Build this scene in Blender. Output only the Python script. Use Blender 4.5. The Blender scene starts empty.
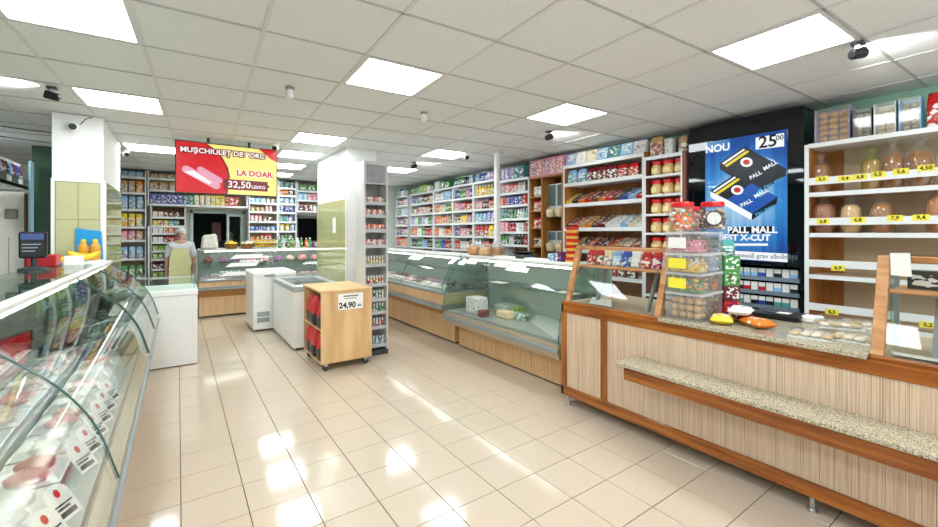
import bpy, bmesh, math, random
from mathutils import Vector, Matrix
random.seed(7)
sc = bpy.context.scene
COL = sc.collection
# ------------------------------------------------------------------ camera, world, exposure
CAMH, YAW, FPX, HORY = 1.5, 0.611, 415.5, 233.0
cd = bpy.data.cameras.new('camera'); cam = bpy.data.objects.new('camera', cd); COL.objects.link(cam)
cd.sensor_fit = 'HORIZONTAL'; cd.sensor_width = 36; cd.lens = FPX/938*36
cd.shift_y = -(263.5-HORY)/938; cd.clip_start = .05; cd.clip_end = 60
cam.location = (0, 0, CAMH); cam.rotation_euler = (math.pi/2, 0, -YAW)
sc.camera = cam
w = bpy.data.worlds.new('world'); sc.world = w; w.use_nodes = True
w.node_tree.nodes['Background'].inputs[0].default_value = (.92, .96, 1, 1)
w.node_tree.nodes['Background'].inputs[1].default_value = 1.0
sc.view_settings.view_transform = 'Standard'; sc.view_settings.look = 'None'
sc.view_settings.gamma = 1; sc.view_settings.exposure = 1.02
sc.view_settings.use_curve_mapping = False
PANEL_STRENGTH = 9.0
CEIL = 2.654
XW, YB, XL, YF = 4.85, 10.0, -3.0, -2.2      # right wall, back wall, left wall, shop front behind the camera

# ------------------------------------------------------------------ materials
def lin(c):
    return tuple(((x/12.92) if x <= .04045 else ((x+.055)/1.055)**2.4) for x in c)
def new_mat(name):
    m = bpy.data.materials.new(name); m.use_nodes = True
    nt = m.node_tree; return m, nt, nt.nodes['Principled BSDF']
MATS = {}
def mat(name, c, rough=.5, metal=0., var=.06, vscale=6., bump=0., bscale=60., emit=None, spec=None, coat=0.):
    """principled material, colour given in sRGB, small procedural variation"""
    if name in MATS: return MATS[name]
    m, nt, p = new_mat(name); c = lin(c)
    N, L = nt.nodes, nt.links
    tc = N.new('ShaderNodeTexCoord')
    if var > 0:
        no = N.new('ShaderNodeTexNoise'); no.inputs['Scale'].default_value = vscale; no.inputs['Detail'].default_value = 3
        L.new(tc.outputs['Object'], no.inputs['Vector'])
        r = N.new('ShaderNodeMapRange'); r.inputs['To Min'].default_value = 1-var*2; r.inputs['To Max'].default_value = 1+var*2
        L.new(no.outputs['Fac'], r.inputs['Value'])
        mx = N.new('ShaderNodeVectorMath'); mx.operation = 'SCALE'; mx.inputs[0].default_value = c
        L.new(r.outputs[0], mx.inputs['Scale']); L.new(mx.outputs[0], p.inputs['Base Color'])
    else: p.inputs['Base Color'].default_value = (*c, 1)
    p.inputs['Roughness'].default_value = rough; p.inputs['Metallic'].default_value = metal
    if spec is not None: p.inputs['Specular IOR Level'].default_value = spec
    if coat: p.inputs['Coat Weight'].default_value = coat; p.inputs['Coat Roughness'].default_value = .08
    if bump:
        nb = N.new('ShaderNodeTexNoise'); nb.inputs['Scale'].default_value = bscale; nb.inputs['Detail'].default_value = 2
        L.new(tc.outputs['Object'], nb.inputs['Vector'])
        b = N.new('ShaderNodeBump'); b.inputs['Strength'].default_value = bump; b.inputs['Distance'].default_value = .01
        L.new(nb.outputs['Fac'], b.inputs['Height']); L.new(b.outputs[0], p.inputs['Normal'])
    if emit:
        p.inputs['Emission Color'].default_value = (*c, 1); p.inputs['Emission Strength'].default_value = emit
    MATS[name] = m; return m
def ramp(N, stops):
    r = N.new('ShaderNodeValToRGB'); e = r.color_ramp.elements
    while len(e) < len(stops): e.new(.5)
    for q, (pos, c) in zip(e, stops): q.position = pos; q.color = (*lin(c), 1)
    return r
def stripe_mat(name, stops, scale, rough=.45, detail=3., coat=0.):
    """grain: noise stretched by `scale` in object space"""
    m, nt, p = new_mat(name); N, L = nt.nodes, nt.links
    tc = N.new('ShaderNodeTexCoord'); mp = N.new('ShaderNodeMapping'); mp.inputs['Scale'].default_value = scale
    L.new(tc.outputs['Object'], mp.inputs['Vector'])
    no = N.new('ShaderNodeTexNoise'); no.inputs['Scale'].default_value = 1; no.inputs['Detail'].default_value = detail
    L.new(mp.outputs[0], no.inputs['Vector']); r = ramp(N, stops); L.new(no.outputs['Fac'], r.inputs['Fac'])
    L.new(r.outputs[0], p.inputs['Base Color']); p.inputs['Roughness'].default_value = rough
    if coat: p.inputs['Coat Weight'].default_value = coat
    MATS[name] = m; return m
def speck_mat(name, stops, scale, rough, bump=0., spec=None, voronoi=False):
    m, nt, p = new_mat(name); N, L = nt.nodes, nt.links
    tc = N.new('ShaderNodeTexCoord')
    no = N.new('ShaderNodeTexVoronoi' if voronoi else 'ShaderNodeTexNoise'); no.inputs['Scale'].default_value = scale
    if not voronoi: no.inputs['Detail'].default_value = 4
    L.new(tc.outputs['Object'], no.inputs['Vector']); r = ramp(N, stops)
    if voronoi:
        sp = N.new('ShaderNodeSeparateColor'); L.new(no.outputs['Color'], sp.inputs[0]); L.new(sp.outputs[0], r.inputs['Fac'])
    else: L.new(no.outputs['Fac'], r.inputs['Fac'])
    L.new(r.outputs[0], p.inputs['Base Color']); p.inputs['Roughness'].default_value = rough
    if spec is not None: p.inputs['Specular IOR Level'].default_value = spec
    if bump:
        b = N.new('ShaderNodeBump'); b.inputs['Strength'].default_value = bump; b.inputs['Distance'].default_value = .003
        L.new(no.outputs['Fac'], b.inputs['Height']); L.new(b.outputs[0], p.inputs['Normal'])
    MATS[name] = m; return m
def glass_mat(name, tint=(.975, .99, .982), base=.03, rough=.02, film=0.):
    """pane: clear transmission with an angle dependent mirror reflection"""
    m = bpy.data.materials.new(name); m.use_nodes = True; nt = m.node_tree; N, L = nt.nodes, nt.links
    N.remove(N['Principled BSDF']); out = N['Material Output']
    tr = N.new('ShaderNodeBsdfTransparent'); tr.inputs[0].default_value = (*tint, 1)
    gl = N.new('ShaderNodeBsdfGlossy'); gl.inputs['Roughness'].default_value = rough
    lw = N.new('ShaderNodeLayerWeight'); lw.inputs[0].default_value = .5
    pw = N.new('ShaderNodeMath'); pw.operation = 'POWER'; pw.inputs[1].default_value = 4.5; L.new(lw.outputs['Facing'], pw.inputs[0])
    mr = N.new('ShaderNodeMapRange'); mr.inputs['To Min'].default_value = base; mr.inputs['To Max'].default_value = .95; L.new(pw.outputs[0], mr.inputs['Value'])
    mx = N.new('ShaderNodeMixShader'); L.new(mr.outputs[0], mx.inputs[0]); L.new(tr.outputs[0], mx.inputs[1]); L.new(gl.outputs[0], mx.inputs[2])
    last = mx
    if film:
        df = N.new('ShaderNodeBsdfDiffuse'); df.inputs[0].default_value = (.9, .9, .9, 1)
        m2 = N.new('ShaderNodeMixShader'); m2.inputs[0].default_value = film; L.new(mx.outputs[0], m2.inputs[1]); L.new(df.outputs[0], m2.inputs[2]); last = m2
    L.new(last.outputs[0], out.inputs[0]); MATS[name] = m; return m
def product_mats():
    # body: colour of the individual product
    m, nt, p = new_mat('product_body'); N, L = nt.nodes, nt.links
    oi = N.new('ShaderNodeObjectInfo'); L.new(oi.outputs['Color'], p.inputs['Base Color']); p.inputs['Roughness'].default_value = .32; MATS['pb'] = m
    # printed wrapper: product colour with pale and dark printed patches
    m, nt, p = new_mat('product_print'); N, L = nt.nodes, nt.links
    oi = N.new('ShaderNodeObjectInfo'); tc = N.new('ShaderNodeTexCoord')
    mp = N.new('ShaderNodeMapping'); mp.inputs['Scale'].default_value = (26, 26, 44); L.new(tc.outputs['Object'], mp.inputs[0])
    cb = N.new('ShaderNodeCombineXYZ')
    for i in range(3):
        ml = N.new('ShaderNodeMath'); ml.operation = 'MULTIPLY'; ml.inputs[1].default_value = 37.*(i+1); L.new(oi.outputs['Random'], ml.inputs[0]); L.new(ml.outputs[0], cb.inputs[i])
    ad = N.new('ShaderNodeVectorMath'); L.new(mp.outputs[0], ad.inputs[0]); L.new(cb.outputs[0], ad.inputs[1])
    no = N.new('ShaderNodeTexNoise'); no.inputs['Scale'].default_value = 1; no.inputs['Detail'].default_value = 1.5; L.new(ad.outputs[0], no.inputs['Vector'])
    r = N.new('ShaderNodeValToRGB'); r.color_ramp.interpolation = 'CONSTANT'; e = r.color_ramp.elements
    e[0].position = 0; e[0].color = (0, 0, 0, 1); e[1].position = .53; e[1].color = (1, 1, 1, 1); L.new(no.outputs['Fac'], r.inputs[0])
    mx = N.new('ShaderNodeMix'); mx.data_type = 'RGBA'; L.new(r.outputs[0], mx.inputs['Factor']); L.new(oi.outputs['Color'], mx.inputs['A']); mx.inputs['B'].default_value = (.82, .8, .74, 1)
    r2 = N.new('ShaderNodeValToRGB'); r2.color_ramp.interpolation = 'CONSTANT'; e = r2.color_ramp.elements
    e[0].position = 0; e[0].color = (1, 1, 1, 1); e[1].position = .4; e[1].color = (0, 0, 0, 1); L.new(no.outputs['Fac'], r2.inputs[0])
    hs = N.new('ShaderNodeHueSaturation'); hs.inputs['Value'].default_value = .5; L.new(oi.outputs['Random'], hs.inputs['Hue']); L.new(oi.outputs['Color'], hs.inputs['Color'])
    m2 = N.new('ShaderNodeMix'); m2.data_type = 'RGBA'; L.new(r2.outputs[0], m2.inputs['Factor']); L.new(mx.outputs['Result'], m2.inputs['A']); L.new(hs.outputs[0], m2.inputs['B'])
    L.new(m2.outputs['Result'], p.inputs['Base Color']); p.inputs['Roughness'].default_value = .35; MATS['pp'] = m
product_mats()
white = mat('white_enamel', (.93, .93, .92), .3, var=.01)
whitewall = mat('white_paint', (.95, .95, .94), .7, var=.015)
shelfwhite = mat('shelf_white', (.92, .93, .93), .4, var=.02)
grey = mat('grey_plastic', (.55, .58, .58), .45)
darkgrey = mat('dark_grey', (.22, .24, .25), .5)
black = mat('black_plastic', (.05, .05, .055), .35)
steel = mat('steel', (.72, .74, .74), .28, .9, var=.03)
alu = mat('aluminium', (.78, .79, .79), .35, .7, var=.02)
beige = mat('beige_enamel', (.7, .64, .54), .35, var=.02)
wood_brown = stripe_mat('stained_pine', [(.3, (.44, .21, .05)), (.5, (.6, .33, .09)), (.7, (.7, .43, .15))], (14, 2.2, 30), .32, 4, .3)
wood_up = stripe_mat('stained_pine_upright', [(.3, (.44, .21, .05)), (.5, (.6, .33, .09)), (.7, (.7, .43, .15))], (30, 30, 2.2), .32, 4, .3)
wood_vit = stripe_mat('light_pine', [(.3, (.66, .44, .25)), (.5, (.76, .54, .34)), (.7, (.82, .62, .42))], (20, 6, 20), .4, 3)
veneer = stripe_mat('zebrano_veneer', [(.34, (.64, .52, .41)), (.44, (.81, .71, .6)), (.56, (.88, .79, .69)), (.66, (.7, .58, .47))], (260, 260, 1.2), .42, 3)
veneer_x = stripe_mat('oak_front_veneer', [(.3, (.72, .55, .37)), (.45, (.85, .69, .5)), (.6, (.9, .76, .58)), (.75, (.76, .59, .41))], (150, 150, 1.6), .45, 3)
veneer_h = stripe_mat('oak_front_band', [(.3, (.6, .4, .2)), (.5, (.72, .5, .27)), (.7, (.8, .58, .34))], (90, 90, 3), .45, 2)
oak = stripe_mat('oak_laminate', [(.3, (.8, .63, .42)), (.5, (.87, .71, .5)), (.7, (.91, .77, .57))], (9, 9, 1.2), .4, 3)
cab_brown = stripe_mat('cabinet_brown', [(.3, (.58, .37, .16)), (.5, (.68, .45, .21)), (.7, (.74, .52, .27))], (12, 12, 1.5), .45, 3)
back_brown = mat('shelf_back_brown', (.5, .36, .22), .6)
back_beige = mat('shelf_back_beige', (.8, .72, .6), .6)
green_wall = mat('green_paint', (.17, .28, .2), .6)
pale_green = mat('pale_green_paint', (.55, .72, .62), .6)
granite = speck_mat('speckled_granite', [(.0, (.3, .27, .22)), (.18, (.52, .48, .4)), (.4, (.66, .61, .52)), (.75, (.8, .76, .66))], 260, .25, voronoi=True)
tile_floor = speck_mat('floor_tile_glaze', [(.3, (.76, .69, .605)), (.5, (.80, .735, .655)), (.7, (.83, .77, .695))], 150, .09, spec=.55)
grout = mat('grout', (.36, .27, .19), .8)
ceil_tile = speck_mat('mineral_ceiling_tile', [(.3, (.78, .79, .78)), (.46, (.89, .9, .895)), (.7, (.91, .92, .915))], 130, .85, bump=.25)
tbar = mat('ceiling_bar', (.84, .84, .83), .5, var=.01); cbar = mat('ceiling_cross_bar', (.72, .72, .71), .6, var=.01)
olive_tile = mat('olive_tile', (.72, .72, .53), .06, var=.03)
olive_grout = mat('olive_grout', (.6, .61, .42), .7)
glass = glass_mat('clear_glass')
green_glass = glass_mat('green_edge_glass', (.87, .96, .92), .04)
plastic = glass_mat('clear_plastic', (.98, .98, .98), .04, .06, .08)
milky = glass_mat('milky_plastic', (.97, .97, .98), .05, .1, .4)
film = glass_mat('cling_film', (.97, .97, .97), .07, .12, .05)
glow = mat('light_diffuser', (.95, .985, 1), .5, var=0, emit=PANEL_STRENGTH)
yellow_tag = mat('yellow_card', (.96, .9, .25), .6, var=0)
white_card = mat('white_card', (.95, .95, .93), .6, var=0)
ink = mat('black_ink', (.08, .08, .09), .6, var=0)
red_ink = mat('red_ink', (.8, .1, .12), .6, var=0)
red_lid = mat('red_lid', (.85, .1, .1), .3, var=.02)

# ------------------------------------------------------------------ mesh helpers
ORG = {}
class MB:
    def __init__(s): s.v = []; s.f = []; s.m = []
    def face(s, pts, m=0):
        b = len(s.v); s.v += [tuple(p) for p in pts]; s.f.append(tuple(range(b, b+len(pts)))); s.m.append(m); return s
    def hexa(s, p, m=0):
        b = len(s.v); s.v += [tuple(q) for q in p]
        for q in ((0, 3, 2, 1), (4, 5, 6, 7), (0, 1, 5, 4), (1, 2, 6, 5), (2, 3, 7, 6), (3, 0, 4, 7)):
            s.f.append(tuple(b+i for i in q)); s.m.append(m)
        return s
    def box(s, x0, x1, y0, y1, z0, z1, m=0):
        return s.hexa([(x0, y0, z0), (x1, y0, z0), (x1, y1, z0), (x0, y1, z0), (x0, y0, z1), (x1, y0, z1), (x1, y1, z1), (x0, y1, z1)], m)
    def prism(s, poly, fn, t0, t1, m=0):
        """poly: (a,b) list, fn(a,b,t) -> xyz"""
        b = len(s.v); n = len(poly)
        for t in (t0, t1): s.v += [tuple(fn(a, c, t)) for a, c in poly]
        s.f.append(tuple(range(b, b+n))); s.m.append(m)
        s.f.append(tuple(range(b+2*n-1, b+n-1, -1))); s.m.append(m)
        for i in range(n):
            j = (i+1) % n; s.f.append((b+i, b+j, b+n+j, b+n+i)); s.m.append(m)
        return s
    def lathe(s, prof, seg=12, c=(0, 0, 0), m=0, ms=None, sx=1, sy=1):
        b = len(s.v); n = len(prof)
        for r, z in prof:
            for k in range(seg):
                a = 2*math.pi*k/seg; s.v.append((c[0]+r*sx*math.cos(a), c[1]+r*sy*math.sin(a), c[2]+z))
        for i in range(n-1):
            for k in range(seg):
                k2 = (k+1) % seg
                s.f.append((b+i*seg+k, b+i*seg+k2, b+(i+1)*seg+k2, b+(i+1)*seg+k)); s.m.append(ms[i] if ms else m)
        s.f.append(tuple(b+k for k in range(seg-1, -1, -1))); s.m.append(ms[0] if ms else m)
        s.f.append(tuple(b+(n-1)*seg+k for k in range(seg))); s.m.append(ms[-1] if ms else m)
        return s
    def tube(s, path, r, seg=8, m=0):
        path = [Vector(p) for p in path]; b = len(s.v); n = len(path)
        for i, p in enumerate(path):
            d = (path[min(i+1, n-1)]-path[max(i-1, 0)]).normalized()
            u = d.orthogonal().normalized() if abs(d.z) > .99 else d.cross(Vector((0, 0, 1))).normalized(); w_ = d.cross(u)
            rr = r[i] if isinstance(r, (list, tuple)) else r
            for k in range(seg):
                a = 2*math.pi*k/seg; s.v.append(tuple(p+u*rr*math.cos(a)+w_*rr*math.sin(a)))
        for i in range(n-1):
            for k in range(seg):
                k2 = (k+1) % seg; s.f.append((b+i*seg+k, b+i*seg+k2, b+(i+1)*seg+k2, b+(i+1)*seg+k)); s.m.append(m)
        s.f.append(tuple(b+k for k in range(seg-1, -1, -1))); s.m.append(m)
        s.f.append(tuple(b+(n-1)*seg+k for k in range(seg))); s.m.append(m)
        return s
    def ball(s, c, r, seg=8, rings=5, m=0, sc=(1, 1, 1)):
        prof = [(max(.02*r, r*math.sin(math.pi*i/rings)), -r*math.cos(math.pi*i/rings)) for i in range(rings+1)]
        b = len(s.v); s.lathe(prof, seg, (0, 0, 0), m)
        for i in range(b, len(s.v)):
            x, y, z = s.v[i]; s.v[i] = (c[0]+x*sc[0], c[1]+y*sc[1], c[2]+z*sc[2])
        return s
    def mesh(s, name, mats, org=(0, 0, 0), bevel=0., smooth=False):
        me = bpy.data.meshes.new(name)
        o = Vector(org); me.from_pydata([tuple(Vector(v)-o) for v in s.v], [], s.f)
        for m in mats: me.materials.append(m)
        for p, mi in zip(me.polygons, s.m): p.material_index = mi
        bm = bmesh.new(); bm.from_mesh(me); bmesh.ops.recalc_face_normals(bm, faces=bm.faces)
        if bevel: bmesh.ops.bevel(bm, geom=list(bm.edges), offset=bevel, segments=1, affect='EDGES', clamp_overlap=True)
        if smooth:
            for f in bm.faces: f.smooth = True
            for e in bm.edges:
                if len(e.link_faces) == 2 and e.calc_face_angle(0) > .7: e.smooth = False
        bm.to_mesh(me); bm.free(); return me
    def build(s, name, mats, parent=None, bevel=0., smooth=False, local=False):
        if not isinstance(mats, (list, tuple)): mats = [mats]
        org = (0, 0, 0) if (local or parent is None) else ORG.get(parent.name, (0, 0, 0))
        o = bpy.data.objects.new(name, s.mesh(name, mats, org, bevel, smooth)); COL.objects.link(o)
        o.parent = parent
        ORG[o.name] = org
        return o
def tag(o, label=None, cat=None, group=None, kind=None):
    if label: o['label'] = label
    if cat: o['category'] = cat
    if group: o['group'] = group
    if kind: o['kind'] = kind
    return o
def thing(name, label, cat, loc=(0, 0, 0), group=None):
    o = bpy.data.objects.new(name, None); COL.objects.link(o); o.location = loc; o.empty_display_size = .1
    ORG[o.name] = tuple(loc); return tag(o, label, cat, group)
def one(mb, name, mats, label, cat, group=None, bevel=0., smooth=False, loc=None, kind=None):
    """a thing that is one mesh; built in world coordinates, origin moved to loc"""
    if not isinstance(mats, (list, tuple)): mats = [mats]
    loc = loc or (0, 0, 0)
    o = bpy.data.objects.new(name, mb.mesh(name, mats, loc, bevel, smooth)); COL.objects.link(o); o.location = loc
    ORG[o.name] = tuple(loc); return tag(o, label, cat, group, kind)
def place(me, name, loc, rz=0., scale=(1, 1, 1), color=None, parent=None, rot=None):
    o = bpy.data.objects.new(name, me); COL.objects.link(o); o.location = loc
    o.rotation_euler = rot if rot else (0, 0, rz); o.scale = scale
    if color: o.color = (*color, 1)
    o.parent = parent; return o
def copy_tree(o, parent=None):
    c = o.copy(); COL.objects.link(c); c.parent = parent
    for ch in o.children: copy_tree(ch, c)
    return c
ORDN = ['first', 'second', 'third', 'fourth', 'fifth', 'sixth', 'seventh', 'eighth', 'ninth', 'tenth', 'eleventh', 'twelfth', 'thirteenth', 'fourteenth', 'fifteenth', 'sixteenth', 'seventeenth', 'eighteenth', 'nineteenth', 'twentieth'] + ['%dth' % i for i in range(21, 60)]
def text(s, size, mt, name, parent, loc, rot, offset=0., align='CENTER', label=None, sx=1.):
    """flat lettering as a mesh; loc is relative to the parent"""
    cu = bpy.data.curves.new('t', 'FONT'); cu.body = s; cu.size = size; cu.align_x = align; cu.align_y = 'CENTER'; cu.offset = offset; cu.resolution_u = 3
    t = bpy.data.objects.new('t', cu); COL.objects.link(t)
    dg = bpy.context.evaluated_depsgraph_get(); me = bpy.data.meshes.new_from_object(t.evaluated_get(dg))
    bpy.data.objects.remove(t); bpy.data.curves.remove(cu)
    me.name = name; me.materials.clear(); me.materials.append(mt)
    o = bpy.data.objects.new(name, me); COL.objects.link(o); o.parent = parent; o.location = loc; o.rotation_euler = rot; o.scale = (sx, 1, 1)
    if label: o['label'] = label
    return o
FACE_NX = (math.pi/2, 0, -math.pi/2)      # lettering that faces -x (right wall things)
FACE_NY = (math.pi/2, 0, 0)               # lettering that faces -y

# camera projection, used to decide which floor tiles show
def project(p):
    x, y, z = p; z -= CAMH
    d = x*math.sin(YAW)+y*math.cos(YAW); r = x*math.cos(YAW)-y*math.sin(YAW)
    if d < .2: return None
    return 469+FPX*r/d, HORY-FPX*z/d, d

# ------------------------------------------------------------------ floor
TS, FX0, FY0 = .3025, .013, 2.80
fl = tag(MB().box(XL, XW, YF, YB+1.6, -.08, -.004).build('floor', grout), 'glossy beige tiled shop floor with dark joints', 'floor', kind='structure')
tm = MB().box(-TS/2+.0022, TS/2-.0022, -TS/2+.0022, TS/2-.0022, -.008, 0).mesh('tile', [tile_floor], bevel=.0012)
vis, rest = [], []
for i in range(int((XL-FX0)/TS)-1, int((XW-FX0)/TS)+1):
    for j in range(int((YF-FY0)/TS)-1, int((YB-FY0)/TS)+1):
        x, y = FX0+(i+.5)*TS, FY0+(j+.5)*TS
        if not (XL+TS/2 < x < XW-TS/2 and YF+TS/2 < y < YB-TS/2): 
            continue
        q = project((x, y, 0))
        if q and -40 < q[0] < 978 and q[1] < 570 and -.45 < x < 3.2 and y < 8.7: vis.append((q[2], x, y))
        else: rest.append((x, y))
vis.sort()
rest += [(x, y) for d, x, y in vis[300:]]
for d, x, y in vis[:300]: place(tm, 'tile', (x, y, 0), parent=fl)
m = MB()
for x, y in rest: m.box(x-TS/2+.0022, x+TS/2-.0022, y-TS/2+.0022, y+TS/2-.0022, -.008, 0)
tag(m.build('remaining_tiles', tile_floor, fl), kind='stuff')
# worn bare patch of floor by the far counter
one(MB().box(1.05, 1.5, 8.25, 8.5, 0, .006), 'floor_mat', mat('mat_brown', (.6, .49, .33), .8), 'small brown mat on the floor in front of far counter', 'mat', loc=(1.27, 8.37, 0))

# ------------------------------------------------------------------ ceiling
YC = -.0448
def cgrid(a, b):
    x, y = -.3154+.6*a, 2.0241+.6*b
    return x*math.cos(YC)-y*math.sin(YC), x*math.sin(YC)+y*math.cos(YC)
LIGHTS = [(-1, 1), (-1, 4), (-1, 8), (2, 1), (2, 5), (2, 7), (2, 9), (5, -2), (5, 1), (5, 5), (5, 8), (-1, -2), (2, -2), (2, -5), (5, -5), (-1, -5), (-4, 1), (-4, 4), (-4, 8), (2, 11), (5, 11)]  # far-left panels and those nearest the back wall are added fill lights
ce = tag(MB().box(XL, XW, YF, YB+1.6, CEIL+.03, CEIL+.1).build('ceiling', ceil_tile), 'white suspended ceiling of speckled mineral tiles', 'ceiling', kind='structure')
ctm = MB().box(-.293, .293, -.293, .293, 0, .012).mesh('ceiling_tile', [ceil_tile], bevel=.002)
rng = random.Random(3)
def clip(poly, f):
    out = []
    for i, p in enumerate(poly):
        q = poly[(i+1) % len(poly)]; a, b = f(p), f(q)
        if a >= 0: out.append(p)
        if a*b < 0: t = a/(a-b); out.append((p[0]+(q[0]-p[0])*t, p[1]+(q[1]-p[1])*t))
    return out
for a in range(-6, 10):
    for b in range(-9, 15):
        if (a, b) in LIGHTS: continue
        cs = [cgrid(a, b), cgrid(a+1, b), cgrid(a+1, b+1), cgrid(a, b+1)]
        ins = [XL+.01 < x < XW-.01 and YF+.01 < y < YB-.01 for x, y in cs]
        cx, cy = cgrid(a+.5, b+.5)
        if all(ins): place(ctm, 'ceiling_tile', (cx, cy, CEIL+rng.uniform(-.002, .003)), YC, parent=ce)
        elif any(ins):
            p = [(cx+(x-cx)*.977, cy+(y-cy)*.977) for x, y in cs]
            for f in (lambda q: q[0]-XL-.01, lambda q: XW-.01-q[0], lambda q: q[1]-YF-.01, lambda q: YB-.01-q[1]): p = clip(p, f) if p else p
            if len(p) > 2: MB().prism(p, lambda u, v, t: (u, v, t), CEIL, CEIL+.012).build('ceiling_tile', ceil_tile, ce)
def bar(p, q, wd, nm):
    d = Vector((q[0]-p[0], q[1]-p[1], 0)); L = d.length; d.normalize(); n = Vector((-d.y, d.x, 0))*wd/2
    P, Q = Vector((*p, 0)), Vector((*q, 0)); z0, z1 = Vector((0, 0, CEIL-.004)), Vector((0, 0, CEIL+.02))
    MB().hexa([P-n+z0, P+n+z0, Q+n+z0, Q-n+z0, P-n+z1, P+n+z1, Q+n+z1, Q-n+z1]).build(nm, tbar if 'main' in nm else cbar, ce)
def cliplin(p, q):
    t0, t1 = 0., 1.; dx, dy = q[0]-p[0], q[1]-p[1]
    for pp, qq in ((-dx, p[0]-XL-.01), (dx, XW-.01-p[0]), (-dy, p[1]-YF-.01), (dy, YB-.01-p[1])):
        if abs(pp) < 1e-9:
            if qq < 0: return None
            continue
        r = qq/pp
        if pp < 0: t0 = max(t0, r)
        else: t1 = min(t1, r)
    return None if t0 >= t1 else ((p[0]+dx*t0, p[1]+dy*t0), (p[0]+dx*t1, p[1]+dy*t1))
for a in range(-5, 10):
    s = cliplin(cgrid(a, -9), cgrid(a, 15))
    if s: bar(*s, .022, 'main_ceiling_bar')
for b in range(-7, 15):
    s = cliplin(cgrid(-6, b), cgrid(10, b))
    if s: bar(*s, .014, 'cross_ceiling_bar')
LLAB = {(-1, 1): 'square ceiling light panel at the upper left corner of the view', (-1, 4): 'ceiling light panel just in front of the left pillar', (-1, 8): 'ceiling light panel behind the left pillar',
        (2, 1): 'ceiling light panel in middle of ceiling above the aisle', (2, 5): 'ceiling light panel right of the hanging screen, nearest of its row', (2, 7): 'ceiling light panel behind right end of hanging screen',
        (2, 9): 'farthest ceiling light panel behind the hanging screen', (5, -2): 'large near ceiling light panel above the tobacco cabinet', (5, 1): 'ceiling light panel above the chocolate shelves',
        (5, 5): 'ceiling light panel left of the white pole', (5, 8): 'far ceiling light panel beside top of the narrow rack', (2, 11): 'added ceiling fill light over the serving window', (5, 11): 'added ceiling fill light in the far right corner', (-4, 1): 'added ceiling fill light over the staff side of near deli case', (-4, 4): 'added ceiling fill light over the high bottle shelf', (-4, 8): 'added ceiling fill light over the beige boarded door', (-1, -2): 'ceiling light panel behind the viewer on the left, nearer row', (2, -2): 'ceiling light panel behind the viewer in middle, nearer row', (2, -5): 'ceiling light panel behind the viewer in middle, farther row', (5, -5): 'ceiling light panel behind the viewer on the right', (-1, -5): 'ceiling light panel behind the viewer on the left, farther row'}  # added fill lights brighten the dark left side and the back wall
for (a, b) in LIGHTS:
    cx, cy = cgrid(a+.5, b+.5)
    t = thing('ceiling_light', LLAB.get((a, b), 'square ceiling light panel behind the viewer'), 'ceiling light', (cx, cy, CEIL-.006), 'square light panels in the suspended ceiling')
    t.rotation_euler = (0, 0, YC)
    fm = MB()
    for s in (-1, 1):
        fm.box(-.29, .29, s*.28-.01, s*.28+.01, 0, .02); fm.box(s*.28-.01, s*.28+.01, -.27, .27, 0, .02)
    fm.build('frame', tbar, t, local=True)
    MB().box(-.27, .27, -.27, .27, .003, .018).build('diffuser', glow, t, local=True)

# ------------------------------------------------------------------ walls
tag(MB().box(XW, XW+.1, YF, YB+1.6, 0, CEIL+.03).build('wall_right', pale_green), 'pale green right wall behind the shelving', 'wall', kind='structure')
tag(MB().box(XL-.1, XL, YF, YB+1.6, 0, CEIL+.03).build('wall_left', green_wall), 'dark green left wall', 'wall', kind='structure')
WX0, WX1, WZ0, WZ1 = .2, 1.16, 1.12, 1.95        # serving window
DX0, DX1, DZ = 2.17, 3.0, 1.9                    # doorway on the far right
m = MB().box(XL, WX0, YB, YB+.1, 0, CEIL+.03).box(WX0, WX1, YB, YB+.1, 0, WZ0).box(WX0, WX1, YB, YB+.1, WZ1, CEIL+.03).box(WX1, DX0, YB, YB+.1, 0, CEIL+.03)
m.box(DX0, DX1, YB, YB+.1, DZ, CEIL+.03).box(DX1, XW, YB, YB+.1, 0, CEIL+.03)
tag(m.build('wall_back', whitewall), 'white back wall with serving window and doorway', 'wall', kind='structure')
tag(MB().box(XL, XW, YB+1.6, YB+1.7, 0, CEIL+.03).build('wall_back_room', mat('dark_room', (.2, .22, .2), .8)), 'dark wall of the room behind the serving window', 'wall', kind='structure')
# serving window frame with an opened sash
t = tag(MB().box(WX0, WX0+.05, YB-.05, YB+.1, WZ0, WZ1).box(WX1-.05, WX1, YB-.05, YB+.1, WZ0, WZ1).box(WX0, WX1, YB-.05, YB+.1, WZ1-.05, WZ1).box(WX0, WX1, YB-.1, YB+.1, WZ0, WZ0+.04).build('window_1', mat('window_frame', (.8, .85, .83), .4)), 'pale frame of the serving window in the back wall', 'window', kind='structure')
def P2(x, y, z): return (x, y, z)
sash = MB()
hx, hy, ang, sw = WX1-.06, YB-.06, math.radians(118), .36
dx, dy = -math.cos(ang-math.pi/2)*0, 0
ux, uy = math.cos(math.radians(215)), math.sin(math.radians(215))
def sp(s, z, o=0): return (hx+ux*s-uy*o, hy+uy*s+ux*o, z)
for a0, a1, z0, z1 in ((0, .04, WZ0+.05, WZ1-.06), (sw-.04, sw, WZ0+.05, WZ1-.06), (.04, sw-.04, WZ0+.05, WZ0+.1), (.04, sw-.04, WZ1-.11, WZ1-.06)):
    sash.hexa([sp(a0, z0), sp(a1, z0), sp(a1, z0, .03), sp(a0, z0, .03), sp(a0, z1), sp(a1, z1), sp(a1, z1, .03), sp(a0, z1, .03)])
sash.build('sash', MATS['window_frame'], t)
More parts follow.
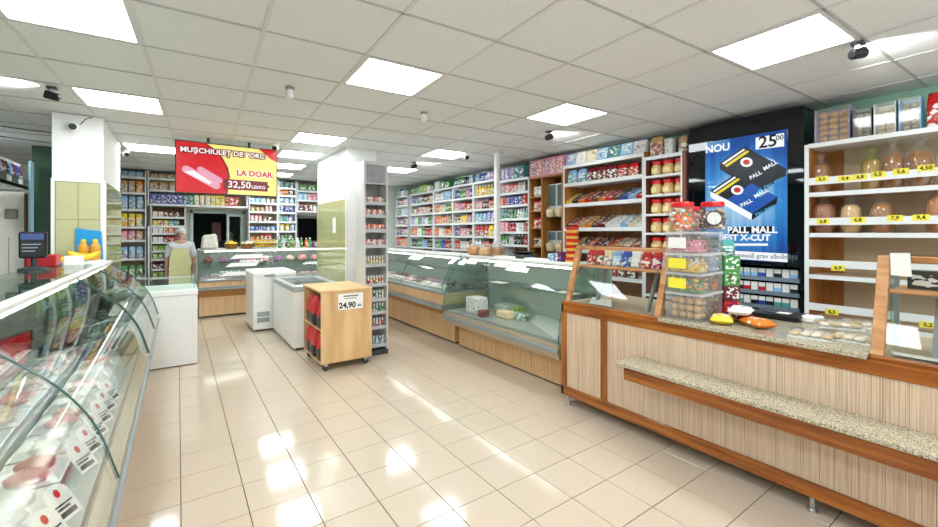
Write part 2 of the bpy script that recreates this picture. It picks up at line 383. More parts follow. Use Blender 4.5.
MB().hexa([sp(.04, WZ0+.1, .012), sp(sw-.04, WZ0+.1, .012), sp(sw-.04, WZ0+.1, .018), sp(.04, WZ0+.1, .018), sp(.04, WZ1-.11, .012), sp(sw-.04, WZ1-.11, .012), sp(sw-.04, WZ1-.11, .018), sp(.04, WZ1-.11, .018)]).build('pane', green_glass, t)
tag(MB().box(DX0, DX0+.06, YB-.04, YB+.1, 0, DZ).box(DX1-.06, DX1, YB-.04, YB+.1, 0, DZ).box(DX0, DX1, YB-.04, YB+.1, DZ-.06, DZ).build('door_1', grey), 'grey frame of the dark doorway in the back wall', 'door frame', kind='structure')
# left side partition: green wall strip and a beige door leaf below the bottle shelf
tag(MB().box(-1.57, -.99, 7.75, 7.83, 0, CEIL).build('wall_partition', green_wall), 'dark green partition wall behind the left pillar', 'wall', kind='structure')
t = tag(MB().box(-2.75, -1.6, 7.6, 7.66, 0, 2.02).build('door_2', mat('door_beige', (.95, .94, .9), .5)), 'pale beige boarded door at the far left', 'door', kind='structure')
for k in range(1, 8): MB().box(-2.75+k*.144-.004, -2.75+k*.144+.004, 7.596, 7.6, .02, 1.45).build('board_joint', mat('joint', (.7, .69, .64), .6), t)
pl = MB().box(-1.77, -1.66, 7.585, 7.6, 1.68, 1.8).build('picture_plate', mat('plate_grey', (.45, .45, .42), .5), t)
MB().box(-1.755, -1.675, 7.582, 7.586, 1.695, 1.785).build('picture', mat('plate_print', (.6, .6, .56), .5, var=.25, vscale=60), pl)
MB().box(-1.6, -1.565, 7.56, 7.7, 0, 2.0).build('door_post', mat('post_brown', (.32, .18, .16), .5), t)
MB().box(-1.562, -1.54, 7.56, 7.7, 0, 2.42).build('edge_post', mat('post_pale', (.62, .78, .84), .4), t)
# pillars: white above, olive tiles with white edge strips below
def pillar(nm, x0, x1, y0, y1, zt, label, faces, strips=True):
    p = tag(MB().box(x0, x1, y0, y1, 0, CEIL-.005).build(nm, whitewall), label, 'pillar', kind='structure')
    if 'f' in faces:                           # front face tiles
        MB().box(x0, x1, y0-.008, y0, 0, zt).build('tile_bed', olive_grout, p)
        n = 2; wdt = (x1-x0-.05)/n; hgt = .36
        for i in range(n):
            z = zt-.03
            while z > .05:
                z0 = max(z-hgt, .02); MB().box(x0+.025+i*wdt+.002, x0+.025+(i+1)*wdt-.002, y0-.014, y0-.006, z0+.002, z-.002).build('tile', olive_tile, p, bevel=.001); z -= hgt
        for xx in (x0-.004, x1-.021): MB().box(xx, xx+.025, y0-.02, y0+.004, 0, zt).build('edge_strip', white, p)
        MB().box(x0, x1, y0-.018, y0, zt-.025, zt).build('edge_strip', white, p)
    for f in faces:
        if f not in 'lr': continue
        s = -1 if f == 'l' else 1; xf = x0 if f == 'l' else x1
        a, b = sorted((xf, xf+s*.008)); MB().box(a, b, y0, y1, 0, zt).build('tile_bed', olive_grout, p)
        n = 4; wd = (y1-y0-.04)/n
        for i in range(n):
            z = zt-.02
            while z > .05:
                z0 = max(z-.36, .02); a, b = sorted((xf+s*.006, xf+s*.014))
                MB().box(a, b, y0+.02+i*wd+.002, y0+.02+(i+1)*wd-.002, z0+.002, z-.002).build('tile', olive_tile, p, bevel=.001); z -= .36
        a, b = sorted((xf-s*.004, xf+s*.02)); MB().box(a, b, y0-.004, y0+.024, 0, zt).build('edge_strip', white, p)
    return p
pil_l = pillar('wall_pillar_left', -.98, -.61, 5.5, 6.95, 2.02, 'white pillar with olive tiled lower part behind the meat case', 'fr')
pil_c = pillar('wall_pillar_centre', 1.86, 2.27, 5.5, 6.95, 1.96, 'white pillar with olive tiled side behind the narrow rack', 'l')
m = MB().box(1.845, 1.848, 5.95, 6.1, 1.5, 1.72)
one(m, 'paper_notice', white_card, 'white paper notice on olive tiled side of centre pillar', 'notice', loc=(1.846, 6.02, 1.6))

# ------------------------------------------------------------------ serve-over display cases
def arc_glass(pts, n=10):
    """smooth the measured glass profile"""
    out = []
    P = [Vector((*p, 0)) for p in pts]; P = [P[0]*2-P[1]]+P+[P[-1]*2-P[-2]]
    for i in range(1, len(P)-2):
        for k in range(n):
            t = k/n; a, b, c, d = P[i-1:i+3]
            q = .5*((2*b)+(c-a)*t+(2*a-5*b+4*c-d)*t*t+(3*b-a-3*c+d)*t**3); out.append((q.x, q.y))
    out.append(pts[-1]); return out
case_lamp = mat('case_lamp', (1, 1, .97), .4, var=0, emit=4.)
def serve_case(name, label, T, t0, t1, zn, prof, joints, style, depth=.78, base_s=.2, base_z=.28, deck_z=None, ends=(True, True), group=None, shelf_z=None, top=None):
    """T(s,t,z)->xyz, s into the case from its nose, t along it"""
    t = thing(name, label, 'display case', T(.4, (t0+t1)/2, 0), group)
    zt = prof[-1][1]; sw = prof[-1][0]; deck_z = deck_z or zn-.03
    fn = lambda a, b, c: T(a, c, b)
    if style == 'beige':
        MB().prism([(base_s, .02), (depth-.02, .02), (depth-.02, base_z), (base_s, base_z)], fn, t0+.03, t1-.03).build('base_panel', veneer_x, t, bevel=.003)
        MB().prism([(base_s+.05, 0), (depth-.06, 0), (depth-.06, .03), (base_s+.05, .03)], fn, t0+.06, t1-.06).build('plinth', black, t)
        MB().prism([(base_s, base_z), (depth, base_z), (depth, deck_z-.03), (.06, deck_z-.03), (0, zn-.03), (0, zn-.09), (.03, zn-.14)], fn, t0, t1).build('nose', beige, t, bevel=.006)
        MB().prism([(-.012, zn-.07), (0, zn-.08), (0, zn-.03), (-.012, zn-.04)], fn, t0, t1).build('bumper', grey, t)
        MB().prism([(0, zn-.03), (.05, zn-.03), (.05, zn), (0, zn)], fn, t0, t1).build('nose_cap', mat('nose_cap', (.68, .62, .52), .3), t, bevel=.004)
    else:
        MB().prism([(base_s, .03), (depth-.02, .03), (depth-.02, .36), (base_s, .36)], fn, t0+.01, t1-.01).build('base_panel', veneer_x, t, bevel=.003)
        MB().prism([(base_s+.05, 0), (depth-.06, 0), (depth-.06, .04), (base_s+.05, .04)], fn, t0+.05, t1-.05).build('plinth', black, t)
        MB().prism([(base_s, .36), (depth, .36), (depth, .5), (.04, .5)], fn, t0, t1).build('apron', veneer_h, t)
        MB().prism([(.0, .49), (depth, .49), (depth, .55), (.0, .55)], fn, t0, t1).build('bumper', grey, t, bevel=.006)
        MB().prism([(.03, .55), (depth, .55), (depth, deck_z-.03), (.03, deck_z-.03)], fn, t0, t1).build('front_band', veneer_x, t, bevel=.003)
        MB().prism([(.01, deck_z-.03), (.06, deck_z-.03), (.06, zn), (.01, zn)], fn, t0, t1).build('nose_cap', grey, t, bevel=.004)
    MB().prism([(.06, deck_z-.03), (depth-.03, deck_z-.03), (depth-.03, deck_z), (.06, deck_z)], fn, t0+.015, t1-.015).build('deck', mat('deck_grey', (.66, .69, .67), .35, .3, var=.04), t)
    MB().prism([(depth-.05, deck_z), (depth, deck_z), (depth, zt-.03), (depth-.05, zt-.03)], fn, t0+.01, t1-.01).build('back_panel', mat('case_back', (.58, .64, .61), .3), t)
    MB().prism([(sw-.01, zt-.03), (depth+.02, zt-.03), (depth+.02, zt), (sw-.01, zt)], fn, t0, t1).build('top_shelf', top or white, t, bevel=.004)
    MB().prism([(sw-.04, zt-.015), (sw+.0, zt-.015), (sw+.0, zt+.018), (sw-.04, zt+.012)], fn, t0, t1).build('glass_rail', white, t, bevel=.005)
    MB().prism([(sw+.0, zt-.05), (sw+.03, zt-.05), (sw+.03, zt-.03), (sw+.0, zt-.03)], fn, t0+.1, t1-.1).build('lamp_tube', case_lamp, t)
    if shelf_z:
        MB().prism([(depth-.34, shelf_z), (depth-.05, shelf_z), (depth-.05, shelf_z+.008), (depth-.34, shelf_z+.008)], fn, t0+.04, t1-.04).build('inner_shelf', green_glass, t)
        for q in (t0+.2, (t0+t1)/2, t1-.2): MB().prism([(depth-.3, shelf_z-.02), (depth-.05, shelf_z-.07), (depth-.05, shelf_z), (depth-.3, shelf_z)], fn, q-.006, q+.006).build('bracket', steel, t)
    cur = arc_glass(prof)
    inner = [(a+.006, b-.002) for a, b in cur]
    ring = cur+inner[::-1]
    js = [t0]+list(joints)+[t1]
    for k in range(len(js)-1):
        g = MB()
        for i in range(len(cur)-1):
            a, b, c, d = cur[i], cur[i+1], inner[i+1], inner[i]
            g.prism([a, b, c, d], fn, js[k]+.004, js[k+1]-.004)
        # drop inner cross faces so that each pane is one clean shell
        g2 = MB(); n = len(cur)
        y0, y1 = js[k]+.004, js[k+1]-.004
        for L_ in (cur, inner):
            for q in (y0, y1): g2.v += [tuple(fn(a, b, q)) for a, b in L_]
        A, B, C, D = 0, n, 2*n, 3*n
        for i in range(n-1):
            g2.f += [(A+i, A+i+1, B+i+1, B+i), (C+i, D+i, D+i+1, C+i+1), (A+i, C+i, C+i+1, A+i+1), (B+i, B+i+1, D+i+1, D+i)]; g2.m += [0]*4
        g2.f += [(A, B, D, C), (A+n-1, C+n-1, D+n-1, B+n-1)]; g2.m += [0]*2
        g2.build('front_glass', glass, t, smooth=True)
    for k, q in enumerate(js):
        if 0 < k < len(js)-1 or (k == 0 and ends[0]) or (k == len(js)-1 and ends[1]):
            path = [fn(a-.003, b+.002, q) for a, b in cur]
            MB().tube(path, .0035, 6).build('glass_edge', mat('glass_edge', (.25, .36, .33), .2), t, smooth=True)
    for k, q in enumerate((t0, t1)):
        if ends[k]:
            o = .006 if k == 0 else -.006
            a_, b_ = sorted((q, q+o))
            MB().prism(cur+[(depth-.05, zt), (depth-.05, zn), ], fn, a_, b_).build('end_glass', green_glass, t)
    return t
LEFT_PROF = [(0, .65), (.055, .83), (.13, .965), (.235, 1.08), (.40, 1.215)]
TL = lambda s, t, z: (-.17-s, t, z)
case_a = serve_case('deli_case', 'near curved-glass deli case with meat at the left edge', TL, -.6, 3.71, .65, LEFT_PROF, [.05, 1.875], 'beige', depth=.8, base_s=.13, base_z=.3, deck_z=.66, ends=(True, True), shelf_z=None, top=green_glass, group='curved glass deli cases on the left')
case_b = serve_case('deli_case', 'farther curved-glass deli case in front of the left pillar', TL, 3.73, 5.42, .65, LEFT_PROF, [4.6], 'beige', depth=.8, base_s=.13, base_z=.3, deck_z=.66, shelf_z=.93, top=green_glass, group='curved glass deli cases on the left')
TR = lambda s, t, z: (2.82+s, t, z)
RP = [(0, .475), (.045, .76), (.17, 1.03), (.36, 1.19)]
case_c = serve_case('deli_case', 'low-fronted curved-glass cheese case beside the wooden counter', TR, 2.62, 4.62, .475, RP, [], 'beige', depth=.8, base_s=.23, base_z=.27, deck_z=.5, shelf_z=.86)
RP2 = [(0.02, .72), (.06, .88), (.16, 1.06), (.34, 1.19)]
case_d = serve_case('deli_case', 'wood-fronted curved-glass case behind the narrow rack on the right', TR, 4.68, 8.25, .72, RP2, [5.9, 7.1], 'wood', depth=.8, base_s=.23, deck_z=.72, shelf_z=.95)
TB = lambda s, t, z: (t, 8.55+s, z)
BP = [(0.02, .67), (.05, .85), (.12, 1.05), (.26, 1.21)]
case_e = serve_case('deli_case', 'wood-fronted glass counter case below the serving window at the back', TB, .29, 2.75, .67, BP, [1.5], 'wood', depth=.62, base_s=.12, deck_z=.67, shelf_z=.95)

# ------------------------------------------------------------------ wooden sales counter
ct = thing('sales_counter', 'long wooden sales counter with striped panels and granite top', 'counter', (3.1, 1.0, 0))
CX, CY0, CY1 = 2.76, -.55, 2.53
def rail(y0, y1, z0, z1, nm='rail', x0=CX, x1=CX+.03, mt=wood_brown): return MB().box(x0, x1, y0, y1, z0, z1).build(nm, mt, ct, bevel=.004)
rail(CY0, CY1, .09, .17, 'bottom_rail'); rail(CY0, CY1, .81, .885, 'top_rail')
for y in (CY1-.055, 2.06, -.2): MB().box(CX-.002, CX+.03, y, y+.055, .17, .81).build('post', wood_up, ct, bevel=.003)
MB().box(CX, CX+.78, CY1-.03, CY1, .09, .885).build('end_panel', wood_up, ct, bevel=.003)
for a, b in ((2.115, CY1-.055), (-.145, 2.06), (CY0, -.2)): MB().box(CX+.014, CX+.024, a, b, .16, .82).build('striped_panel', veneer, ct)
MB().box(CX+.03, CX+.8, CY0, CY1-.03, .12, .86).build('carcass', back_beige, ct)
MB().box(CX+.22, CX+.7, CY0+.05, CY1-.1, 0, .13).build('plinth', black, ct)  # added black block standing in for the shade under the counter
gt = MB().box(CX-.03, CX+.84, .545, 1.615, .885, .912).build('granite_top', granite, ct, bevel=.004)
MB().box(CX+.03, CX+.82, 1.615, CY1, .875, .892).build('display_floor', mat('display_floor', (.72, .64, .52), .5), ct)
MB().box(CX+.03, CX+.82, CY0, .545, .875, .892).build('display_floor', MATS['display_floor'], ct)
rail(1.62, CY1, .885, .905, 'top_lip', CX, CX+.05); rail(CY0, .54, .885, .905, 'top_lip', CX, CX+.05)
for y in (2.505-.03, .772, -.4, 1.7, 1.25):
    for x in ((2.80, 3.5) if y in (2.475, .772, -.4) else (3.0,)):
        f = MB().lathe([(.013, 0), (.022, 0), (.022, .012), (.014, .02), (.014, .1)][1:], 10, (x, y, 0)).build('foot', steel, ct, smooth=True)
lg = MB().box(2.515, CX+.014, CY0, 1.805, .573, .597).build('ledge', granite, ct, bevel=.003)
MB().box(2.55, 2.575, CY0, 1.76, .478, .573).build('ledge_apron', wood_brown, ct, bevel=.004)
for y in (1.7, .9, .1): MB().box(2.575, CX+.014, y, y+.025, .49, .573).build('ledge_bracket', wood_brown, ct)
def vitrine(y0, y1, label, pane_gap=None):
    v = thing('counter_vitrine', label, 'display case', (3.0, (y0+y1)/2, .905), 'wood framed glass vitrines on the counter')
    zb, zt_, xb, xt, bk = .905, 1.385, 2.775, 2.925, 3.2
    for y in (y0, y1-.045):
        MB().hexa([(xb, y, zb), (xb+.04, y, zb), (xb+.04, y+.045, zb), (xb, y+.045, zb), (xt, y, zt_), (xt+.04, y, zt_), (xt+.04, y+.045, zt_), (xt, y+.045, zt_)]).build('leaning_post', wood_vit, v, bevel=.003)
        MB().box(bk-.02, bk, y+.01, y+.03, zb-.01, zt_).build('back_post', grey, v)
    MB().box(xt, xt+.045, y0+.045, y1-.045, zt_-.03, zt_).build('top_rail', wood_vit, v, bevel=.003)
    MB().box(xt+.04, bk, y0, y1, zt_-.012, zt_).build('top_pane', glass, v)
    ys0, ys1 = y0+.046, y1-.046
    MB().box(2.885, bk-.025, ys0, ys1, 1.205, 1.222).build('shelf', wood_vit, v, bevel=.002)
    for y in (y0+.012, y1-.024): MB().box(2.905, bk-.03, y, y+.012, 1.19, 1.206).build('shelf_bracket', grey, v)
    gp = [(xb+.018, zb+.004), (xb+.024, zb+.004), (xt+.016, zt_-.034), (xt+.01, zt_-.034)]
    MB().prism(gp, lambda a, b, c: (a, c, b), ys0, ys1).build('front_pane', glass, v)
    for y in (y0+.012, y1-.018): MB().prism([(xb+.045, zb+.004), (bk-.025, zb+.004), (bk-.025, zt_-.014), (xt+.045, zt_-.014)], lambda a, b, c: (a, c, b), y, y+.006).build('side_pane', green_glass, v)
    for y in (y0+.2, y1-.2): MB().hexa([(2.95, y, zb-.012), (2.98, y, zb-.012), (2.98, y+.02, zb-.012), (2.95, y+.02, zb-.012), (3.1, y, 1.2), (3.13, y, 1.2), (3.13, y+.02, 1.2), (3.1, y+.02, 1.2)]).build('strut', grey, v)
    return v
vit1 = vitrine(1.625, 2.5, 'wood framed glass vitrine with snack bags at the far counter end')
vit2 = vitrine(-.5, .54, 'wood framed glass vitrine at the right edge of the view')

# ------------------------------------------------------------------ chest freezers
lidgrey = mat('freezer_rim', (.66, .68, .68), .35)
frostwhite = mat('freezer_inside', (.8, .84, .86), .5)
def freezer(label, x0, x1, y0, y1, h, glass_lid, vents=None):
    t = thing('chest_freezer', label, 'freezer', ((x0+x1)/2, (y0+y1)/2, 0), 'white chest freezers')
    zf = .012 if not vents and not glass_lid else .035
    wl = .05
    MB().box(x0, x1, y0, y1, zf, zf+.1).build('bottom', white, t, bevel=.002)
    for nm, q in (('side_wall', (x0, x0+wl, y0, y1)), ('side_wall', (x1-wl, x1, y0, y1)), ('end_wall', (x0+wl, x1-wl, y0, y0+wl)), ('end_wall', (x0+wl, x1-wl, y1-wl, y1))):
        MB().box(*q, zf+.1, h-.07).build(nm, white, t, bevel=.002)
    MB().box(x0+wl, x1-wl, y0+wl, y1-wl, h-.3, h-.28).build('goods_floor', frostwhite, t)
    if glass_lid:
        for nm, q in (('rim', (x0-.008, x0+.07, y0-.008, y1+.008)), ('rim', (x1-.07, x1+.008, y0-.008, y1+.008)), ('rim', (x0+.07, x1-.07, y0-.008, y0+.09)), ('rim', (x0+.07, x1-.07, y1-.09, y1+.008))):
            MB().box(*q, h-.07, h).build(nm, lidgrey, t, bevel=.006)
        ym = (y0+y1)/2
        MB().box(x0+.07, x1-.07, y0+.09, ym+.02, h-.02, h-.012).build('sliding_lid', glass, t)
        MB().box(x0+.07, x1-.07, ym-.02, y1-.09, h-.034, h-.026).build('sliding_lid', glass, t)
        MB().box(x0+.07, x1-.07, ym, ym+.02, h-.026, h-.004).build('lid_handle', grey, t)
    else:
        MB().box(x0-.008, x1+.008, y0-.008, y1+.008, h-.07, h).build('lid', white, t, bevel=.012)
        MB().box(x0+.15, x0+.3, y0-.025, y0-.006, h-.06, h-.035).build('handle', grey, t, bevel=.004)
    if vents:
        for z in vents:
            g = MB().box(vents_x[0], vents_x[1], y0-.006, y0+.001, z, z+.07).build('vent', grey, t)
            for k in range(4): MB().box(vents_x[0]+.01, vents_x[1]-.01, y0-.009, y0-.005, z+.008+k*.016, z+.016+k*.016).build('slat', mat('slat_grey', (.72, .74, .74), .4), g)
    for x in (x0+.06, x1-.06):
        for y in (y0+.06, y1-.06):
            MB().lathe([(.02, 0), (.026, .008*zf/.035), (.026, .7*zf), (.018, zf+.002)], 10, (x, y, 0)).build('caster', darkgrey, t, smooth=True)
    return t
vents_x = (.985, 1.15)
frz0 = freezer('tall white chest freezer at end of the left deli cases', -.56, .183, 5.69, 6.34, .86, False)
frz1 = freezer('farther white chest freezer with two grey vents on its end', .93, 1.53, 6.99, 7.85, .9, False, vents=(.14, .23))
frz2 = freezer('white glass-lidded chest freezer beside the olive tiled pillar', 1.2, 1.83, 5.58, 6.94, .815, True)
# clear glass screen round the freezer top
g = thing('glass_screen', 'low clear glass screen standing on the tall white freezer', 'glass screen', (-.2, 6.0, .862))
MB().box(-.5, .16, 5.79, 5.796, .862, .99).build('pane', green_glass, g); MB().box(.154, .16, 5.8, 6.3, .862, .99).build('pane', green_glass, g)
MB().box(-.5, .165, 5.785, 5.8, .99, 1.0).build('edge_strip', steel, g)

# ------------------------------------------------------------------ oak box on casters with coffee bags
bx = thing('promotion_trolley', 'oak promotion trolley on casters with a 24,90 price card', 'trolley', (1.54, 4.92, 0))
x0, x1, y0, y1, z0, z1 = 1.255, 1.824, 4.55, 5.3, .085, .878
MB().box(x0, x1, y0, y0+.02, z0, z1-.022).build('front_panel', oak, bx, bevel=.002)
MB().box(x0, x1, y1-.02, y1, z0, z1-.022).build('rear_panel', oak, bx, bevel=.002)
MB().box(x1-.02, x1, y0+.02, y1-.02, z0, z1-.022).build('side_panel', oak, bx)
MB().box(x0-.012, x1+.004, y0-.012, y1+.01, z1-.022, z1).build('top', stripe_mat('oak_top', [(.3, (.84, .68, .47)), (.5, (.9, .75, .54)), (.7, (.93, .8, .6))], (9, 1.2, 9), .35, 3), bx, bevel=.003)
MB().box(x0, x1-.02, y0+.02, y1-.02, z0, z0+.02).build('shelf', oak, bx)
MB().box(x0, x1-.02, y0+.02, y1-.02, .44, .458).build('shelf', oak, bx)
MB().box(x0+.3, x0+.31, y0+.02, y1-.02, z0+.02, .44).box(x0+.3, x0+.31, y0+.02, y1-.02, .458, z1-.022).build('divider', back_brown, bx)
for x in (x0+.06, x1-.06):
    for y in (y0+.05, y1-.05):
        cfk = MB().box(x-.018, x+.018, y-.02, y+.02, .05, z0).build('caster_fork', steel, bx)
        MB().tube([(x, y-.014, .034), (x, y+.014, .034)], .034, 14).build('wheel', darkgrey, cfk)
pc = MB().box(1.435, 1.715, 4.536, 4.545, .655, .83).build('price_card', white_card, bx)
o = bx.location
text('24,90', .085, ink, 'price_print', bx, (1.535-o.x, 4.5345-o.y, .70), FACE_NY, .003)
for a_, b_, c_, d_ in ((1.65, 1.7, .678, .69), (1.65, 1.69, .695, .705), (1.49, 1.66, .795, .81), (1.5, 1.64, .772, .78)): MB().box(a_, b_, 4.5345, 4.536, c_, d_).build('small_print', mat('print_grey', (.45, .45, .45), .6, var=.3, vscale=200), pc)
def bag_mesh(w_, d_, h_, name, mats, cut=.55):
    m = MB(); lev = [(0, .8, .8), (.1, 1, 1), (cut, 1.02, 1), (.78, .97, .72), (.92, .92, .25), (1, .9, .08)]
    n = 10; prev = None
    for (z, fx, fy) in lev:
        b = len(m.v)
        for k in range(n):
            a = 2*math.pi*k/n; c, s = math.cos(a), math.sin(a)
            x = math.copysign(abs(c)**.5, c)*w_/2*fx; y = math.copysign(abs(s)**.5, s)*d_/2*fy
            m.v.append((x, y, z*h_+.006*math.sin(3*a)*(z > .9)))
        if prev is not None:
            for k in range(n): m.f.append((prev+k, prev+(k+1) % n, b+(k+1) % n, b+k)); m.m.append(1 if z > cut+.01 else 0)
        else: m.f.append(tuple(range(n-1, -1, -1))); m.m.append(0)
        prev = b
    m.f.append(tuple(range(prev, prev+n))); m.m.append(1)
    return m.mesh(name, mats, smooth=True)
coffee = bag_mesh(.17, .11, .3, 'coffee_bag', [mat('coffee_dark', (.16, .13, .12), .3, var=.2, vscale=18), mat('coffee_red', (.78, .08, .09), .25, var=.08, vscale=14)], .42)
for lev, z in (('lower', z0+.021), ('upper', .459)):
    for k in range(3):
        y = 4.69+k*.215
        for dd in range(1):
            o_ = place(coffee, 'coffee_bag', (1.315-.012*(k % 2), y, z), math.radians(-90+random.uniform(-8, 8)), (1.16, 1.25, 1.06))
            tag(o_, '%s red and black coffee bag from the front, %s shelf of oak trolley' % (ORDN[k], lev), 'coffee bag', 'coffee bags in the oak trolley')

# ------------------------------------------------------------------ narrow rack beside the pillar
rk = thing('narrow_rack', 'tall narrow grey product rack with a picture header by centre pillar', 'rack', (1.99, 4.95, 0))
rx0, rx1, ry0, ry1, rz = 1.838, 2.15, 4.83, 5.1, 2.375
rgrey = mat('rack_grey', (.8, .8, .79), .4, var=.02)
for x in (rx0, rx1-.022): MB().box(x, x+.022, ry0, ry1, .02, rz).build('side_panel', rgrey, rk, bevel=.002)
MB().box(rx0+.022, rx1-.022, ry1-.015, ry1, .02, rz).build('back_panel', mat('rack_back', (.6, .6, .58), .5), rk)
MB().box(rx0+.022, rx1-.022, ry0, ry1-.015, rz-.03, rz).build('top', rgrey, rk)
MB().box(rx0, rx1, ry0-.003, ry1, 0, .06).build('plinth', darkgrey, rk)
hd = MB().box(rx0+.022, rx1-.022, ry0+.01, ry0+.03, 2.1, rz-.03).build('header_panel', rgrey, rk)
MB().box(rx0+.035, rx1-.035, ry0+.005, ry0+.011, 2.115, rz-.04).build('header_picture', mat('header_print', (.55, .53, .55), .25, var=.22, vscale=14), hd)
RACKZ = [1.856, 1.70, 1.518, 1.328, 1.095, .85, .666, .506, .322, .1]
for z in RACKZ:
    sh = MB().box(rx0+.022, rx1-.022, ry0+.03, ry1-.015, z, z+.012).build('shelf', rgrey, rk)
    MB().box(rx0+.022, rx1-.022, ry0+.018, ry0+.03, z-.012, z+.03).build('lip', mat('rack_lip', (.74, .75, .76), .35), sh)

# ------------------------------------------------------------------ hanging screen
TVY = 5.9
tv = thing('hanging_screen', 'wide flat advertising screen hanging below the ceiling', 'screen', (.52, TVY, 1.97))
tx0, tx1, tz0, tz1 = -.028, 1.069, 1.966, 2.586
MB().box(tx0, tx1, TVY, TVY+.05, tz0, tz1).build('housing', black, tv, bevel=.004)
MB().box(.3, .75, TVY+.05, TVY+.09, 2.1, 2.5).build('rear_box', black, tv)
for x in (.3, .74): MB().box(x-.015, x+.015, TVY+.02, TVY+.045, tz1, CEIL-.004).build('hanger', darkgrey, tv)
def em(name, c, s=.8):
    m = mat(name, c, .25, var=0, emit=s*.58); b = m.node_tree.nodes['Principled BSDF']
    b.inputs['Base Color'].default_value = tuple(.06*q for q in lin(c))+(1,); return m
tred, tyel, tmar, twhi, tpink = em('screen_red', (.86, .08, .13)), em('screen_yellow', (.98, .95, .55)), em('screen_maroon', (.5, .04, .1)), em('screen_white', (1, .97, .97)), em('screen_pink', (.93, .66, .75))
sx0, sx1, sz0, sz1 = tx0+.012, tx1-.012, tz0+.014, tz1-.012
W_, H_ = sx1-sx0, sz1-sz0
def S(u, v): return (sx0+u*W_, sz1-v*H_)
def flat(poly, off, nm, mt, par=tv):
    return MB().prism([S(u, v) for u, v in poly], lambda a, b, c: (a, c, b), TVY-off, TVY-off+.0012).build(nm, mt, par)
scr = flat([(0, 0), (1, 0), (1, 1), (0, 1)], .002, 'screen_picture', tyel)
flat([(0, 0), (.28, 0), (.36, .1), (.43, .25), (.485, .45), (.505, .62), (.5, .8), (.48, 1), (0, 1)], .0035, 'dark_red_edge', tmar, scr)
flat([(0, 0), (.26, 0), (.34, .1), (.41, .25), (.465, .45), (.485, .62), (.48, .8), (.46, 1), (0, 1)], .005, 'red_ground', tred, scr)
flat([(.8, 0), (1, 0), (1, .25), (.93, .19), (.86, .08)], .0035, 'red_corner', tred, scr)
flat([(.44, .69), (.9, .70), (.9, .91), (.44, .9)], .0065, 'price_box', tmar, scr)
flat([(.895, .79), (.905, .77), (.925, .8), (.905, .83), (.895, .81)], .0065, 'price_box_tip', tmar, scr)
def sausage(u0, v0, u1, v1, r, off):
    pts = []; a0 = math.atan2((v1-v0)*H_, (u1-u0)*W_)
    for c, s0 in (((u1, v1), -90), ((u0, v0), 90)):
        for k in range(9):
            a = math.radians(s0+k*22.5)+a0; pts.append((c[0]+r*math.cos(a)/W_, c[1]+r*math.sin(a)/H_))
    flat(pts, off, 'meat_picture', tpink, scr)
sausage(.22, .53, .4, .73, .034, .0065); sausage(.09, .55, .37, .84, .043, .0075)
flat([(.07, .6), (.15, .56), (.33, .78), (.3, .82)], .0085, 'meat_highlight', twhi, scr)
oo = tv.location
def tvt(s, u, v, size, mt, off, bold=.002, sx=1.):
    x, z = S(u, v); text(s, size, mt, 'screen_lettering', scr, (x-oo.x, TVY-off-oo.y, z-oo.z), FACE_NY, bold, sx=sx)
for off, mt, b in ((.0085, tmar, .013), (.0095, twhi, .0025)):
    tvt('MUȘCHIULEȚ DE PORC', .45, .16, .082, mt, off, b, 1.03)
    tvt('32,50', .6, .8, .115, mt, off, b, 1.0); tvt('LEI/KG', .8, .83, .055, mt, off, b*.6)
for off, mt, b in ((.005, twhi, .009), (.006, tred, .003)): tvt('LA DOAR:', .77, .55, .095, mt, off, b)

# ------------------------------------------------------------------ white cable pole behind the cheese case
pp = thing('cable_pole', 'white square pole from ceiling down behind the cheese case', 'pole', (3.72, 4.62, 0))
MB().box(3.69, 3.75, 4.59, 4.65, 0, CEIL-.03).build('shaft', white, pp, bevel=.004)
MB().box(3.65, 3.79, 4.55, 4.69, CEIL-.03, CEIL-.006).build('ceiling_cap', white, pp, bevel=.003)

# ------------------------------------------------------------------ products: shared shapes, each one an object of its own
PB, PP = MATS['pb'], MATS['pp']
capw = mat('white_cap', (.93, .93, .92), .35, var=0)
silver = mat('silver_lid', (.75, .75, .74), .25, .8, var=0)
jarglass = mat('jar_glass', (.85, .8, .7), .12, var=.1, vscale=30)
KIND = {}
def kind(name, me, w_, h_, d_, word, cat): KIND[name] = (me, w_, h_, d_, word, cat)
kind('bottle', MB().lathe([(.028, 0), (.032, .008), (.032, .05), (.032, .13), (.03, .15), (.014, .185), (.013, .2), (.016, .2), (.016, .225)], 10, ms=[0, 0, 1, 0, 0, 0, 2, 2]).mesh('bottle', [PB, PP, capw], smooth=True), .066, .225, .066, 'bottle', 'bottle')
kind('jug', MB().lathe([(.04, 0), (.046, .01), (.046, .04), (.046, .13), (.04, .16), (.018, .19), (.018, .2), (.022, .2), (.022, .23)], 12, ms=[0, 0, 1, 0, 0, 0, 2, 2], sy=.62).mesh('jug', [PB, PP, capw], smooth=True), .096, .23, .06, 'flat bottle', 'bottle')
kind('can', MB().lathe([(.033, 0), (.036, .005), (.036, .105), (.033, .112), (.031, .109)], 12, ms=[2, 1, 2, 2]).mesh('can', [PB, PP, silver], smooth=True), .075, .112, .075, 'can', 'can')
kind('jar', MB().lathe([(.034, 0), (.038, .008), (.038, .025), (.038, .075), (.036, .088), (.034, .09), (.037, .09), (.037, .11)], 12, ms=[2, 2, 1, 2, 2, 0, 0]).mesh('jar', [PB, PP, jarglass], smooth=True), .08, .11, .08, 'jar', 'jar')
def carton_mesh(w_, d_, h_, nm):
    m = MB().box(-w_/2, w_/2, -d_/2, d_/2, 0, h_)
    m.box(-w_*.42, w_*.42, -d_/2-.0012, -d_/2, h_*.12, h_*.9, 1); return m.mesh(nm, [PB, PP])
kind('carton', carton_mesh(.085, .07, .15, 'carton'), .09, .15, .07, 'carton', 'carton')
